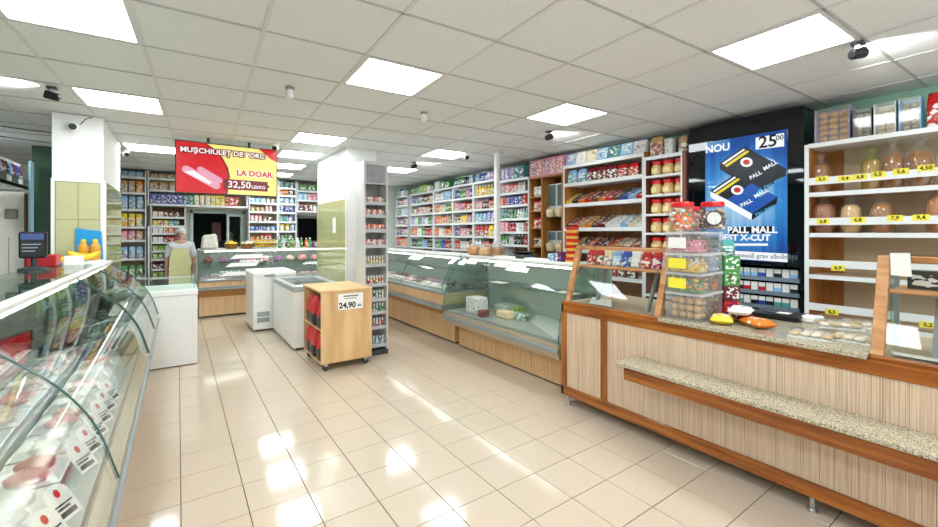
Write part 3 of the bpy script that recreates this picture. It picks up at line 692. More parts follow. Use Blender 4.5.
kind('box', carton_mesh(.14, .09, .1, 'box'), .146, .1, .09, 'wide box', 'box')
kind('packet', carton_mesh(.1, .05, .075, 'packet'), .106, .075, .05, 'small packet', 'packet')
kind('pouch', bag_mesh(.095, .05, .15, 'pouch', [PP, PB], .6), .1, .15, .055, 'pouch', 'pouch')
kind('bag', bag_mesh(.15, .08, .19, 'bag', [PP, PB], .7), .16, .19, .085, 'bag', 'bag')
kind('tub', MB().lathe([(.038, 0), (.044, .06), (.048, .06), (.048, .07), (.044, .072)], 12, ms=[1, 0, 0, 0]).mesh('tub', [PB, PP], smooth=True), .1, .072, .1, 'tub', 'tub')
kind('vial', MB().lathe([(.012, 0), (.012, .055), (.008, .06), (.009, .062), (.009, .085)], 8, ms=[1, 1, 2, 2]).mesh('vial', [PB, PP, capw], smooth=True), .03, .085, .03, 'slim tube', 'tube')
PAL = {'red': (.8, .1, .1), 'pink': (.93, .55, .66), 'white': (.93, .93, .92), 'blue': (.13, .28, .68), 'teal': (.3, .62, .6), 'green': (.25, .58, .25), 'lime': (.62, .78, .2), 'yellow': (.96, .82, .2), 'orange': (.93, .5, .13),
       'purple': (.42, .24, .5), 'lilac': (.72, .66, .86), 'brown': (.42, .26, .16), 'cream': (.93, .87, .72), 'black': (.1, .1, .11), 'tan': (.82, .66, .45), 'sky': (.55, .75, .9), 'maroon': (.45, .08, .14)}
WORD = {'sky': 'pale blue'}
PR = random.Random(11)
NPROD = {}
def put(k, colour, loc, rz, label, group, sc_=(1, 1, 1), name=None, rot=None):
    me, w_, h_, d_, word, cat = KIND[k]
    c = lin(PAL[colour]); j = PR.uniform(.85, 1.12); c = tuple(min(1, x*j) for x in c)
    o = place(me, name or {'jug': 'bottle', 'vial': 'slim_tube'}.get(k, k), loc, rz, sc_, c, rot=rot)
    NPROD[k] = NPROD.get(k, 0)+1
    return tag(o, label, cat, group)
def fill(axis, front, a0, a1, z, maxh, spec, shelf, group, wmax=9., inset=.012, gap=.004, taper=None):
    """place runs of products on a shelf. axis 'x': shelf runs along x and faces -y; axis 'y': along y, faces -x.
    left to right in the picture. spec: list of (kind, colour)"""
    L = abs(a1-a0); pos = .01; n = 0; i = 0
    run = []
    while True:
        k, c = spec[i % len(spec)]; i += 1
        me, w_, h_, d_, word, cat = KIND[k]
        s = min(1.35, maxh*PR.uniform(.82, .97)/h_)
        sw = min(1.2, max(.75, s)) if k != 'bottle' else min(1.15, max(.8, s))
        sw = min(sw, wmax)
        reps = PR.choice((2, 3, 3))
        stop = False
        for q in range(reps):
            if pos+w_*sw > L-.01: stop = True; break
            p = pos+w_*sw/2
            run.append((k, c, p, sw, s)); pos += w_*sw+gap+PR.uniform(0, .006)
        if stop: break
    for n, (k, c, p, sw, s) in enumerate(run):
        me, w_, h_, d_, word, cat = KIND[k]
        dep = front+inset+d_*sw/2+.004
        loc = (a0+p, dep, z) if axis == 'x' else (dep, a0-p, z)
        rz = (0 if axis == 'x' else -math.pi/2)+PR.uniform(-.06, .06)
        put(k, c, loc, rz, '%s %s, %s from left, %s' % (WORD.get(c, c), word, ORDN[n], shelf), group, (sw, sw, s))
LEVEL = ['top', 'second', 'third', 'fourth', 'fifth', 'sixth', 'seventh', 'eighth', 'ninth']
def shelf_unit(name, label, axis, front, a0, a1, depth, zs, ztop, side, back, board, open_top=True, strip=True, cat='shelving', group=None, zbot=0.):
    lo, hi = min(a0, a1), max(a0, a1)
    def B(p0, p1, d0, d1, q0, q1):
        return MB().box(p0, p1, front+d0, front+d1, q0, q1) if axis == 'x' else MB().box(front+d0, front+d1, p0, p1, q0, q1)
    base = ((lo+hi)/2, front+depth/2, zbot) if axis == 'x' else (front+depth/2, (lo+hi)/2, zbot)
    t = thing(name, label, cat, base, group)
    B(lo, lo+.018, 0, depth, zbot, ztop).build('side_panel', side, t); B(hi-.018, hi, 0, depth, zbot, ztop).build('side_panel', side, t)
    B(lo+.018, hi-.018, depth-.012, depth, zbot, ztop).build('back_panel', back, t)
    for z in zs:
        s = B(lo+.018, hi-.018, .004, depth-.012, z-.022, z).build('shelf', board, t)
        if strip: B(lo+.018, hi-.018, -.004, .004, z-.03, z+.008).build('price_strip', shelfwhite, s)
    return t
XS = 4.4                                   # front plane of everything along the right wall
BAYS = [('A', 5.42, 4.69, 'right-wall bay beside brown cabinet', [2.36, 2.147, 1.946, 1.73, 1.516, 1.31, 1.05, .75, .4, .1]),
        ('B', 6.155, 5.425, 'right-wall bay just left of white pole', [2.41, 2.158, 1.92, 1.69, 1.44, 1.19, .9, .6, .1]),
        ('C', 6.845, 6.16, 'third right-wall bay left of brown cabinet', [2.41, 2.155, 1.92, 1.685, 1.44, 1.19, .9, .6, .1]),
        ('D', 7.6, 6.85, 'fourth right-wall bay left of brown cabinet', [2.4, 2.155, 1.92, 1.685, 1.44, 1.19, .9, .6, .1]),
        ('E', 8.66, 7.605, 'wide fifth right-wall bay left of cabinet', [2.38, 2.15, 1.92, 1.685, 1.44, 1.19, .9, .6, .1]),
        ('F', 9.44, 8.8, 'farthest right-wall bay, behind narrow rack', [2.38, 2.15, 1.92, 1.685, 1.44, 1.19, .9, .6, .1])]
BSPEC = {
 'A': [[('carton', 'lilac'), ('carton', 'teal'), ('jug', 'white'), ('carton', 'sky')], [('jar', 'pink'), ('jar', 'red'), ('bottle', 'white'), ('jar', 'pink')], [('carton', 'red'), ('carton', 'blue'), ('carton', 'blue')], [('jug', 'teal'), ('jug', 'green'), ('bottle', 'white')], [('carton', 'pink'), ('bottle', 'red'), ('carton', 'white'), ('jug', 'red')], [('pouch', 'green'), ('bottle', 'white'), ('jug', 'black'), ('bottle', 'red')]],
 'B': [[('bottle', 'sky'), ('jug', 'blue'), ('carton', 'lilac'), ('bottle', 'white')], [('jug', 'yellow'), ('jug', 'yellow'), ('bottle', 'sky')], [('jar', 'pink'), ('bottle', 'brown'), ('jar', 'red'), ('bottle', 'maroon')], [('pouch', 'sky'), ('pouch', 'lilac'), ('pouch', 'white')], [('pouch', 'red'), ('pouch', 'yellow'), ('pouch', 'red')], [('jug', 'white'), ('jar', 'red')]],
 'C': [[('bottle', 'blue'), ('bottle', 'green'), ('bottle', 'black'), ('bottle', 'sky')], [('bottle', 'blue'), ('jug', 'green'), ('bottle', 'pink')], [('jar', 'pink'), ('jar', 'red'), ('jug', 'pink')], [('jar', 'brown'), ('jug', 'yellow'), ('jar', 'pink')], [('jug', 'purple'), ('jar', 'pink'), ('jar', 'brown')], [('jug', 'red'), ('jar', 'white')]],
 'D': [[('carton', 'white'), ('box', 'green'), ('box', 'tan'), ('box', 'black')], [('jar', 'white'), ('carton', 'sky'), ('bottle', 'red'), ('jug', 'blue')], [('bottle', 'orange'), ('jug', 'cream'), ('bottle', 'green')], [('jug', 'orange'), ('jar', 'orange'), ('jug', 'tan')], [('jug', 'orange'), ('bottle', 'white'), ('jar', 'orange')], [('jug', 'green'), ('jug', 'blue'), ('jug', 'red')]],
 'E': [[('box', 'green'), ('carton', 'lime'), ('box', 'white'), ('carton', 'teal')], [('jar', 'blue'), ('can', 'teal'), ('jar', 'maroon'), ('can', 'yellow')], [('jar', 'brown'), ('can', 'pink'), ('jar', 'tan')], [('bottle', 'lilac'), ('bottle', 'white'), ('jug', 'green')], [('jug', 'orange'), ('bottle', 'white'), ('jug', 'green'), ('jug', 'red')], [('jug', 'black'), ('bottle', 'green'), ('jug', 'sky')]],
 'F': [[('carton', 'teal'), ('box', 'white'), ('carton', 'green')], [('jar', 'purple'), ('can', 'pink')], [('jug', 'green'), ('bottle', 'white'), ('jug', 'sky')], [('jar', 'purple'), ('can', 'maroon')], [('can', 'purple'), ('jar', 'pink')], [('carton', 'red'), ('carton', 'orange'), ('carton', 'white')]]}
for nm, ya, yb, ph, zs in BAYS:
    shelf_unit('wall_shelving', 'white wall shelving unit, '+ph.replace('right-wall bay', 'right wall').replace('just ', ''), 'y', XS, ya, yb, .36, zs, zs[0], shelfwhite, back_brown, shelfwhite, group='white shelving bays along right wall')
    for l, spec in enumerate(BSPEC[nm]):
        hh = (zs[l-1]-zs[l]-.04) if l else CEIL-zs[0]-.06
        fill('y', XS, ya-.022, yb+.022, zs[l], hh, spec, '%s shelf, %s' % (LEVEL[l], ph), 'goods on the right wall shelving')
# a second, taller layer on top of bay A

# ------------------------------------------------------------------ brown cabinet between the white bays and the chocolate shelves
cb = thing('brown_cabinet', 'tall brown wooden cabinet between white shelving and chocolate shelves', 'cabinet', (XS+.18, 4.34, 0))
y0, y1, zt = 4.0, 4.685, 2.335
for y in (y0, 4.40, y1-.025): MB().box(XS, XS+.4, y, y+.025, 0, zt-.02).build('upright', cab_brown, cb, bevel=.002)
MB().box(XS-.01, XS+.4, y0, y1, zt-.02, zt).build('top', cab_brown, cb, bevel=.002)
MB().box(XS+.388, XS+.4, y0+.025, y1-.025, 0, zt-.02).build('back_panel', cab_brown, cb)
CBZ = [2.05, 1.835, 1.58, 1.3, .9, .5]
for z in CBZ: MB().box(XS+.01, XS+.388, 4.425, y1-.025, z-.018, z).build('shelf', cab_brown, cb)
for z0_, z1_ in ((1.735, 2.217), (1.236, 1.53)):
    dsp = MB().box(XS+.12, XS+.388, 4.04, 4.39, z0_, z1_).build('dispenser', mat('dispenser_back', (.35, .38, .36), .5), cb)
    for k in range(2):
        a = 4.045+k*.172; MB().box(XS+.105, XS+.12, a, a+.168, z0_, z1_).build('door_frame', alu, dsp)
        MB().box(XS+.1, XS+.106, a+.015, a+.153, z0_+.16, z1_-.015).build('pane', mat('dispenser_glass', (.33, .42, .42), .08), dsp)
        MB().lathe([(.05, 0), (.066, .05), (.066, .1), (.05, .12)], 12, (XS+.07, a+.084, z0_)).build('bulk_bin', mat('bin_tan', (.86, .78, .62), .35, var=.15, vscale=40), dsp, smooth=True)
for l, (z, s) in enumerate(zip(CBZ[:4], ([('jar', 'white'), ('jar', 'tan')], [('jar', 'red'), ('jar', 'cream')], [('jar', 'red'), ('jar', 'white')], [('jar', 'brown'), ('jar', 'white')]))):
    fill('y', XS+.02, y1-.028, 4.43, z, .17, s, '%s shelf of brown cabinet' % LEVEL[l], 'jars in the brown cabinet')
for k in range(5):
    yy = 4.615-k*.136
    o = place(carton_mesh(.128, .2, .26, 'pink_box') if k == 0 else pbm, 'pink_carton', (XS+.115, yy, zt), -math.pi/2, color=lin((.88, .55, .62)))
    pbm = o.data; tag(o, 'pink patterned carton, %s from left on top of brown cabinet' % ORDN[k], 'carton', 'pink cartons on the brown cabinet')

# ------------------------------------------------------------------ chocolate shelves
CH = [2.42, 2.17, 1.89, 1.56, 1.27, .95, .5, .1]
shelf_unit('chocolate_shelves', 'wide white-edged brown shelves with slanted chocolate trays', 'y', XS, 3.985, 2.765, .42, CH, 2.44, cab_brown, cab_brown, shelfwhite, strip=False)
chs = bpy.data.objects['chocolate_shelves']
for z in CH: MB().box(XS-.008, XS+.004, 2.765, 3.985, z-.035, z+.012).build('front_edge', shelfwhite, chs)
for y in (2.765, 3.965): MB().box(XS-.009, XS+.0, y, y+.02, 0, 2.44).build('front_stile', shelfwhite, chs)
# row of printed gift packs standing on top, leaning back
for k in range(7):
    y = 3.9-k*.174; c = PR.choice(['white', 'teal', 'cream', 'sky', 'lilac'])
    o = put('box', c, (XS+.07, y, 2.441), 0, '%s gift pack, %s from left on top of chocolate shelves' % (WORD.get(c, c), ORDN[k]), 'gift packs above the chocolates', (1.16, .7, 1.5), rot=(math.radians(-12), 0, -math.pi/2))
fill('y', XS, 3.955, 2.79, 2.17, .2, [('bag', 'sky'), ('bag', 'maroon'), ('bag', 'red'), ('bag', 'yellow'), ('bag', 'white'), ('bag', 'lilac'), ('bag', 'tan'), ('bag', 'white')], 'top shelf of chocolate shelves', 'snack bags on the chocolate shelves')
def tray_box():
    w_, d_, h_ = .105, .3, .045
    m = MB().box(-w_/2, w_/2, -d_/2, d_/2, 0, .008).box(-w_/2, w_/2, -d_/2, -d_/2+.006, .008, h_).box(-w_/2, -w_/2+.004, -d_/2+.006, d_/2, .008, h_).box(w_/2-.004, w_/2, -d_/2+.006, d_/2, .008, h_)
    for k in range(7): m.box(-w_/2+.008, w_/2-.008, -d_/2+.012+k*.041, -d_/2+.047+k*.041, .008, .038, 1)
    return m.mesh('chocolate_tray', [PB, PP])
TRM = tray_box()
for l, z, cols in ((2, 1.89, ['yellow', 'black', 'orange', 'red', 'brown', 'orange', 'red', 'brown', 'blue', 'sky', 'red']), (3, 1.56, ['brown', 'red', 'tan', 'orange', 'brown', 'maroon', 'white', 'white', 'sky', 'cream', 'white']), (4, 1.27, ['red', 'tan', 'black', 'orange', 'maroon', 'brown', 'red', 'tan', 'cream', 'red', 'brown'])):
    for k, c in enumerate(cols):
        y = 3.905-k*.108
        o = place(TRM, 'chocolate_tray', (XS+.165, y, z+.075), 0, color=lin(PAL[c]), rot=(math.radians(26), 0, -math.pi/2))
        tag(o, '%s chocolate bar tray, %s from left, %s row of chocolate shelves' % (WORD.get(c, c), ORDN[k], LEVEL[l]), 'chocolate tray', 'slanted chocolate trays')
    # sloping support board
    MB().prism([(XS+.02, z+.003), (XS+.33, z+.003), (XS+.33, z+.148)], lambda a, b, c: (a, c, b), 2.79, 3.96).build('sloping_board', cab_brown, chs)
for l, z, cols in ((5, .95, ['teal', 'red', 'brown', 'yellow', 'blue', 'white', 'red', 'tan', 'green', 'orange', 'pink'])),:
    fill('y', XS, 3.955, 2.79, z, .2, [('packet', c) for c in cols[:6]], 'lower shelf of chocolate shelves', 'packets below the chocolates')

# ------------------------------------------------------------------ jar shelves
JZ = [2.35, 2.146, 1.93, 1.713, 1.5, 1.285, 1.07, .8, .4]
ju = shelf_unit('jar_shelves', 'narrow shelf unit of red-lidded jars beside the tobacco cabinet', 'y', XS, 2.76, 2.28, .3, JZ[1:], JZ[0]+.02, mat('jar_unit_brown', (.48, .27, .2), .5), back_brown, shelfwhite, strip=False)
for z in JZ: MB().box(XS-.008, XS+.004, 2.3, 2.76, z-.02, z+.004).build('front_edge', shelfwhite, ju)
MB().box(XS, XS+.3, 2.298, 2.742, JZ[0], JZ[0]+.02).build('top', shelfwhite, ju)
for y in (2.742, 2.318): MB().box(XS-.009, XS, y, y+.018, 0, JZ[0]+.02).build('front_stile', shelfwhite, ju)
MB().box(XS-.009, XS, 2.28, 2.318, 0, JZ[0]+.02).build('front_stile', MATS['jar_unit_brown'], ju)
def globe_jar():
    r = bpy.data.objects.new('candy_jar', None); COL.objects.link(r); ORG[r.name] = (0, 0, 0)
    MB().lathe([(.042, 0), (.058, .012), (.066, .05), (.062, .085), (.048, .11), (.046, .118)], 14).build('body', [mat('jar_candy', (.86, .72, .5), .15, var=.3, vscale=60)], r, smooth=True, local=True)
    MB().lathe([(.052, .112), (.059, .115), (.059, .145), (.054, .15)], 14).build('lid', red_lid, r, smooth=True, local=True)
    lb = MB(); n = 6
    for k in range(n):
        a0, a1 = [math.radians(-90-34+68*q/n) for q in (k, k+1)]
        lb.face([(.0675*math.cos(a0), .0675*math.sin(a0), .025), (.0675*math.cos(a1), .0675*math.sin(a1), .025), (.0672*math.cos(a1), .0672*math.sin(a1), .075), (.0672*math.cos(a0), .0672*math.sin(a0), .075)])
    lb.build('paper_label', mat('jar_label', (.94, .88, .62), .6, var=.1, vscale=70), r, local=True)
    return r
gj = globe_jar(); first = True
JLAB = ['top', 'second', 'third', 'fourth', 'fifth', 'sixth']
for l, z in enumerate(JZ[1:6]):
    for k in range(3):
        o = gj if first else copy_tree(gj); first = False
        o.location = (XS+.085, 2.655-k*.137, z); o.rotation_euler = (0, 0, -math.pi/2+PR.uniform(-.3, .1)); o.scale = (1, 1, 1.12)
        tag(o, 'red-lidded glass jar, %s from left, %s shelf of jar unit' % (ORDN[k], JLAB[l]), 'jar', 'red-lidded jars on the narrow shelf unit')
for k, (c, kd) in enumerate((('tan', 'bag'), ('white', 'carton'), ('tan', 'pouch'))):
    put(kd, c, (XS+.1, 2.66-k*.15, JZ[0]+.02), -math.pi/2, '%s %s, %s from left on top of the jar unit' % (c, KIND[kd][4], ORDN[k]), 'goods on top of the jar unit', (1.05, 1.05, 1.2))

# ------------------------------------------------------------------ tobacco cabinet with a lit advertisement
tb = thing('tobacco_cabinet', 'tall black tobacco cabinet with a lit blue cigarette advertisement', 'cabinet', (XS+.2, 1.77, 0))
TY0, TY1, TZ = 1.278, 2.262, 2.6
dblue = mat('cabinet_black', (.03, .05, .08), .03, var=0)
MB().box(XS+.02, XS+.4, TY0, TY0+.03, 0, TZ).build('side_panel', dblue, tb); MB().box(XS+.02, XS+.4, TY1-.03, TY1, 0, TZ).build('side_panel', dblue, tb)
MB().box(XS+.02, XS+.4, TY0+.03, TY1-.03, TZ-.03, TZ).build('top', dblue, tb); MB().box(XS+.37, XS+.4, TY0+.03, TY1-.03, 0, TZ-.03).build('back_panel', dblue, tb)
MB().box(XS+.02, XS+.06, TY0+.03, TY1-.03, 1.2, TZ-.03).build('front_panel', dblue, tb)
MB().box(XS+.02, XS+.37, TY0+.03, TY1-.03, 0, .62).build('base_drawer', dblue, tb)
def px_on(u, v, X):                      # photo pixel to a point on the plane x = X
    rx = (u-469)/FPX; d = (math.sin(YAW)+math.cos(YAW)*rx, math.cos(YAW)-math.sin(YAW)*rx, (HORY-v)/FPX); t = X/d[0]
    return X, d[1]*t, CAMH+d[2]*t
AX = XS
ay0, ay1, az0, az1 = 1.396, 2.09, 1.24, 2.42
m_, nt_, p_ = new_mat('advert_blue'); N_, L_ = nt_.nodes, nt_.links
tc_ = N_.new('ShaderNodeTexCoord'); mp_ = N_.new('ShaderNodeMapping'); mp_.inputs['Location'].default_value = (0, .0, -1.78); L_.new(tc_.outputs['Object'], mp_.inputs[0])
wv = N_.new('ShaderNodeTexNoise'); wv.inputs['Scale'].default_value = 1; wv.inputs['Detail'].default_value = 2
mp2 = N_.new('ShaderNodeMapping'); mp2.inputs['Rotation'].default_value = (.7, 0, 0); mp2.inputs['Scale'].default_value = (1, 22, 1.2); L_.new(tc_.outputs['Object'], mp2.inputs[0]); L_.new(mp2.outputs[0], wv.inputs['Vector'])
ln = N_.new('ShaderNodeVectorMath'); ln.operation = 'LENGTH'; L_.new(mp_.outputs[0], ln.inputs[0])
mm = N_.new('ShaderNodeMath'); mm.operation = 'MULTIPLY_ADD'; mm.inputs[1].default_value = -.35; L_.new(wv.outputs['Fac'], mm.inputs[0]); L_.new(ln.outputs['Value'], mm.inputs[2])
rp = ramp(N_, [(0, (.75, .9, .98)), (.2, (.25, .6, .88)), (.42, (.06, .32, .66)), (.75, (.02, .12, .36))]); L_.new(mm.outputs[0], rp.inputs[0])
L_.new(rp.outputs[0], p_.inputs['Emission Color']); p_.inputs['Emission Strength'].default_value = .4; p_.inputs['Base Color'].default_value = (.01, .02, .05, 1); p_.inputs['Roughness'].default_value = .03
ad = MB().box(AX+.008, AX+.02, ay0, ay1, az0, az1).build('lit_advert', m_, tb)
cg = lambda *pts: [px_on(695+a/3.514, 120+b/3.514, AX) for a, b in pts]
def adv(pts, off, nm, mt):
    P = cg(*pts); MB().prism([(p[1], p[2]) for p in P], lambda a, b, c: (c, a, b), AX+.008-off, AX+.008-off+.001).build(nm, mt, ad)
e_black, e_blue, e_white, e_yel, e_dark, e_red, e_cyan = em('ad_black', (.04, .05, .08), .5), em('ad_blue', (.08, .35, .72), .7), em('ad_white', (.95, .96, .97), .85), em('ad_yellow', (.95, .85, .2), .7), em('ad_navy', (.07, .1, .2), .5), em('ad_red', (.85, .2, .2), .7), em('ad_cyan', (.3, .7, .9), .7)
for dx_, dy_, o_ in ((32, -98, .002), (0, 0, .005)):
    q = lambda *pts: [(a+dx_, b+dy_) for a, b in pts]
    adv(q((52, 250), (140, 190), (198, 222), (112, 280)), o_, 'pack_lid', e_black)
    adv(q((112, 280), (198, 222), (290, 270), (200, 330)), o_, 'pack_front', e_blue if dx_ == 0 else e_dark)
    adv(q((52, 250), (112, 280), (200, 330), (198, 352), (100, 298), (55, 272)), o_, 'pack_side', e_white if dx_ == 0 else e_dark)
    adv(q((200, 330), (290, 270), (286, 294), (198, 352)), o_, 'pack_edge', e_black)
    adv(q((70, 258), (150, 204), (158, 209), (80, 263)), o_+.001, 'pack_stripe', e_yel); adv(q((62, 250), (138, 199), (144, 202), (68, 254)), o_+.001, 'pack_stripe', e_white)
    adv(q(*[(148+22*math.cos(k*.5236), 246+17*math.sin(k*.5236)) for k in range(12)]), o_+.001, 'pack_emblem', e_white); adv(q(*[(148+13*math.cos(k*.7854), 246+10*math.sin(k*.7854)) for k in range(8)]), o_+.002, 'pack_emblem_core', e_red)
    for s_, cx_, cy_, sz in (('PALL', 180, 292, .05), ('MALL', 232, 258, .05), ('PALL MALL', 245, 318, .035)):
        p = px_on(695+(cx_+dx_)/3.514, 120+(cy_+dy_)/3.514, AX)
        text(s_, sz, e_white if sz > .04 else e_cyan, 'pack_lettering', ad, (AX+.008-o_-.0025-tb.location.x, p[1]-tb.location.y, p[2]), (math.pi/2, -math.radians(28), -math.pi/2), .0012)
adv([(232, 270), (212, 262), (228, 240), (250, 252)], .0065, 'pack_mark', e_cyan)
def adt(s_, cx_, cy_, size, mt, bold=.002, off=.004, al='CENTER'):
    p = px_on(695+cx_/3.514, 120+cy_/3.514, AX); text(s_, size, mt, 'advert_lettering', ad, (AX+.008-off-tb.location.x, p[1]-tb.location.y, p[2]), FACE_NX, bold, al)
adv([(120, 378), (272, 372), (272, 398), (120, 402)], .002, 'name_bar', e_dark)
adt('NOU', 78, 100, .1, e_white, .002); adt('PALL MALL', 197, 387, .085, e_white, .003); adt('BEST X-CUT', 170, 414, .08, e_white, .003)
adv([(212, 62), (312, 45), (312, 92), (212, 104)], .002, 'price_plate', e_white); adt('25', 255, 77, .15, em('ad_ink', (.08, .09, .12), .1), .003); adt('00', 297, 62, .06, MATS['ad_ink'], .001)
adv([(10, 434), (255, 434), (255, 442), (10, 442)], .002, 'small_print_bar', e_white)
adv([(0, 452), (324, 470), (324, 500), (0, 477)], .002, 'warning_bar', e_white); adt('Fumatul dăunează grav sănătății', 190, 477, .056, em('ad_grey', (.5, .62, .68), .3), .0008)
adv([(42, 78), (122, 66), (122, 108), (42, 116)], .0012, 'word_bar', em('ad_sky', (.15, .5, .78), .6))
CGZ = [1.085, .955, .825, .695]
pk = MB().box(-.027, .027, -.011, .011, 0, .085).box(-.027, .027, -.0118, -.011, .045, .085, 1).mesh('cigarette_pack', [PB, mat('pack_white', (.93, .93, .93), .4, var=0)])
for l, z in enumerate(CGZ):
    s = MB().box(XS+.06, XS+.36, TY0+.03, TY1-.03, z-.012, z).build('pack_shelf', dblue, tb)
    MB().box(XS+.05, XS+.06, TY0+.03, TY1-.03, z-.025, z+.012).build('shelf_lip', mat('lip_clear', (.45, .52, .58), .15), s)
    for k in range(14):
        c = PR.choice(['white', 'sky', 'blue', 'red', 'black', 'white', 'teal'])
        o = place(pk, 'cigarette_pack', (XS+.085, 2.17-k*.062, z), -math.pi/2, color=lin(PAL[c]))
        tag(o, '%s cigarette pack, %s from left, %s row of tobacco cabinet' % (WORD.get(c, c), ORDN[k], LEVEL[l]), 'cigarette pack', 'cigarette packs below the lit advertisement')

# ------------------------------------------------------------------ bread shelves
BZ = [2.25, 1.835, 1.495, 1.145, .78, .4]
bs = thing('bread_shelves', 'white-edged bread shelves with yellow price tags at the right', 'shelving', (XS+.2, .4, 0))
by0, by1 = -.6, 1.262
for y in (by0, by1-.022): MB().box(XS, XS+.42, y, y+.022, 0, BZ[0]).build('side_panel', cab_brown, bs); MB().box(XS-.008, XS, y-.004, y+.026, 0, BZ[0]).build('front_stile', shelfwhite, bs)
MB().box(XS+.408, XS+.42, by0+.022, by1-.022, 0, BZ[0]).build('back_panel', back_beige, bs)
MB().box(XS+.4, XS+.408, by1-.16, by1-.022, 0, BZ[0]-.02).build('brown_strip', cab_brown, bs)
for k, z in enumerate(BZ):
    s = MB().box(XS, XS+.408, by0+.022, by1-.022, z-.025, z).build('shelf', shelfwhite if k == 0 else back_beige, bs)
    MB().box(XS-.008, XS, by0+.022, by1-.022, z-.03, z+.006).build('front_edge', shelfwhite, s)
    if k: MB().box(XS-.006, XS+.002, by0+.022, by1-.022, z+.07, z+.13).build('tag_rail', shelfwhite, bs)
def ytag(u, v, s_, X=XS-.006, wd=.085, hg=.045, par=None, nm='price_tag'):
    p = px_on(u, v, X); b = bs
    t_ = MB().box(X-.002, X, p[1]-wd/2, p[1]+wd/2, p[2]-hg/2, p[2]+hg/2).build(nm, yellow_tag, b)
    text(s_, hg*.8, ink, 'price_figures', t_, (X-.0026-b.location.x, p[1]-b.location.y, p[2]), FACE_NX, .0012)
for u, v, s_ in ((822, 179, '6,2'), (845, 178.5, '3,4'), (860, 177, '4,8'), (878, 174.5, '5,5'), (901, 171.5, '5,6'), (926, 168, '4,50'), (823, 221.5, '6,8'), (858, 220, '6,8'), (895, 218, '7,9'), (921, 217.5, '9,4'), (838, 268, '6,9'), (832, 312, '6,5'), (892, 322, '6,1'), (928, 325, '5,2')): ytag(u, v, s_)

# ------------------------------------------------------------------ bread and biscuits
def yat(u, X): return px_on(u, 233, X)[1]
def xat(u, Y):
    rx = (u-469)/FPX; d = (math.sin(YAW)+math.cos(YAW)*rx, math.cos(YAW)-math.sin(YAW)*rx); return d[0]*Y/d[1]
def lump(name, mt, r, sc_, seed, rough=.18, seg=14, rings=9, squash=True):
    rg = random.Random(seed); m = MB().ball((0, 0, 0), r, seg, rings, 0, sc_)
    ph = [rg.uniform(0, 6) for _ in range(6)]
    for i, (x, y, z) in enumerate(m.v):
        a = math.atan2(y, x); f = 1+rough*(.5*math.sin(3*a+ph[0]+8*z/r)+.35*math.sin(5*a+ph[1]-5*z/r)+.3*math.sin(9*z/r+ph[2]))
        z2 = z*f
        if squash and z2 < -r*sc_[2]*.55: z2 = -r*sc_[2]*.55
        m.v[i] = (x*f, y*f, z2+r*sc_[2]*.55)
    return m.mesh(name, [mt], smooth=True)
crust = [mat('crust_golden', (.84, .58, .24), .5, var=.2, vscale=25), mat('crust_brown', (.66, .42, .1), .5, var=.25, vscale=25), mat('crust_pale', (.88, .72, .46), .5, var=.15, vscale=25)]
def loaf_mesh(i):
    m = MB().ball((0, 0, 0), 1, 20, 14)
    sg = lambda q, e: math.copysign(abs(q)**e, q); out = []
    for x, y, z in m.v:
        x2, y2, z2 = sg(x, .6), sg(y, .6), sg(z, .62)
        rib = 1-.05*(1 if int((z2+1)*7) % 2 else 0)
        out.append((x2*.085*rib, y2*.07*rib, (z2+1)*.065))
    m.v = out; return m.mesh('loaf', [crust[i]], smooth=True)
LOAF = [loaf_mesh(i) for i in range(3)]
def bag_film(w_, d_, h_, seed):
    rg = random.Random(seed); m = MB(); n = 16; lev = [(0, .85), (.12, 1), (.45, 1.03), (.68, .9), (.8, .5), (.86, .22), (.93, .35), (1, .55)]; prev = None
    for i, (z, f) in enumerate(lev):
        b = len(m.v)
        for k in range(n):
            a = 2*math.pi*k/n; g = f*(1+rg.uniform(-.06, .06)+(.12*math.sin(5*a) if i > 3 else 0)); m.v.append((w_/2*g*math.cos(a), d_/2*g*math.sin(a), z*h_))
        if prev is not None:
            for k in range(n): m.f.append((prev+k, prev+(k+1) % n, b+(k+1) % n, b+k)); m.m.append(0)
        else: m.f.append(tuple(range(n-1, -1, -1))); m.m.append(0)
        prev = b
    return m.mesh('plastic_bag', [film], smooth=True)
BAGF = [bag_film(.2, .17, .25, s) for s in (1, 2, 3)]
def bagged(loc, i, label, sx=1., sz=1., tint=None):
    t = thing('bagged_bread', label, 'bread', loc, 'bagged bread on the bread shelves')
    o = place(LOAF[i % 3], 'loaf', (0, 0, .003), PR.uniform(0, 3), (sx, sx, sz*2.0), parent=t)
    f = place(BAGF[i % 3], 'plastic_bag', (0, 0, 0), PR.uniform(0, 3), (sx, sx, sz*1.42), parent=t)
    if tint: f.data = f.data.copy(); f.data.materials[0] = tint
    return t
limefilm = glass_mat('lime_bag', (.82, .93, .35), .07, .12, .06); pinkfilm = glass_mat('pink_bag', (.96, .84, .85), .07, .12, .06)
SX = XS+.12
for u, i, sx, sz, tint, lab in ((821, 1, .72, .95, None, 'brown loaf in clear bag at left end of upper bread shelf'), (872, 0, .7, .95, limefilm, 'loaf in lime green bag on the upper bread shelf'), (893, 1, .74, 1.05, None, 'golden brown loaf in clear bag right of lime green bag'), (919, 1, .84, 1.05, None, 'dark round loaf in clear bag near right frame edge, upper bread shelf')):
    bagged((SX, yat(u, SX), BZ[1]), i, lab, sx, sz, tint)
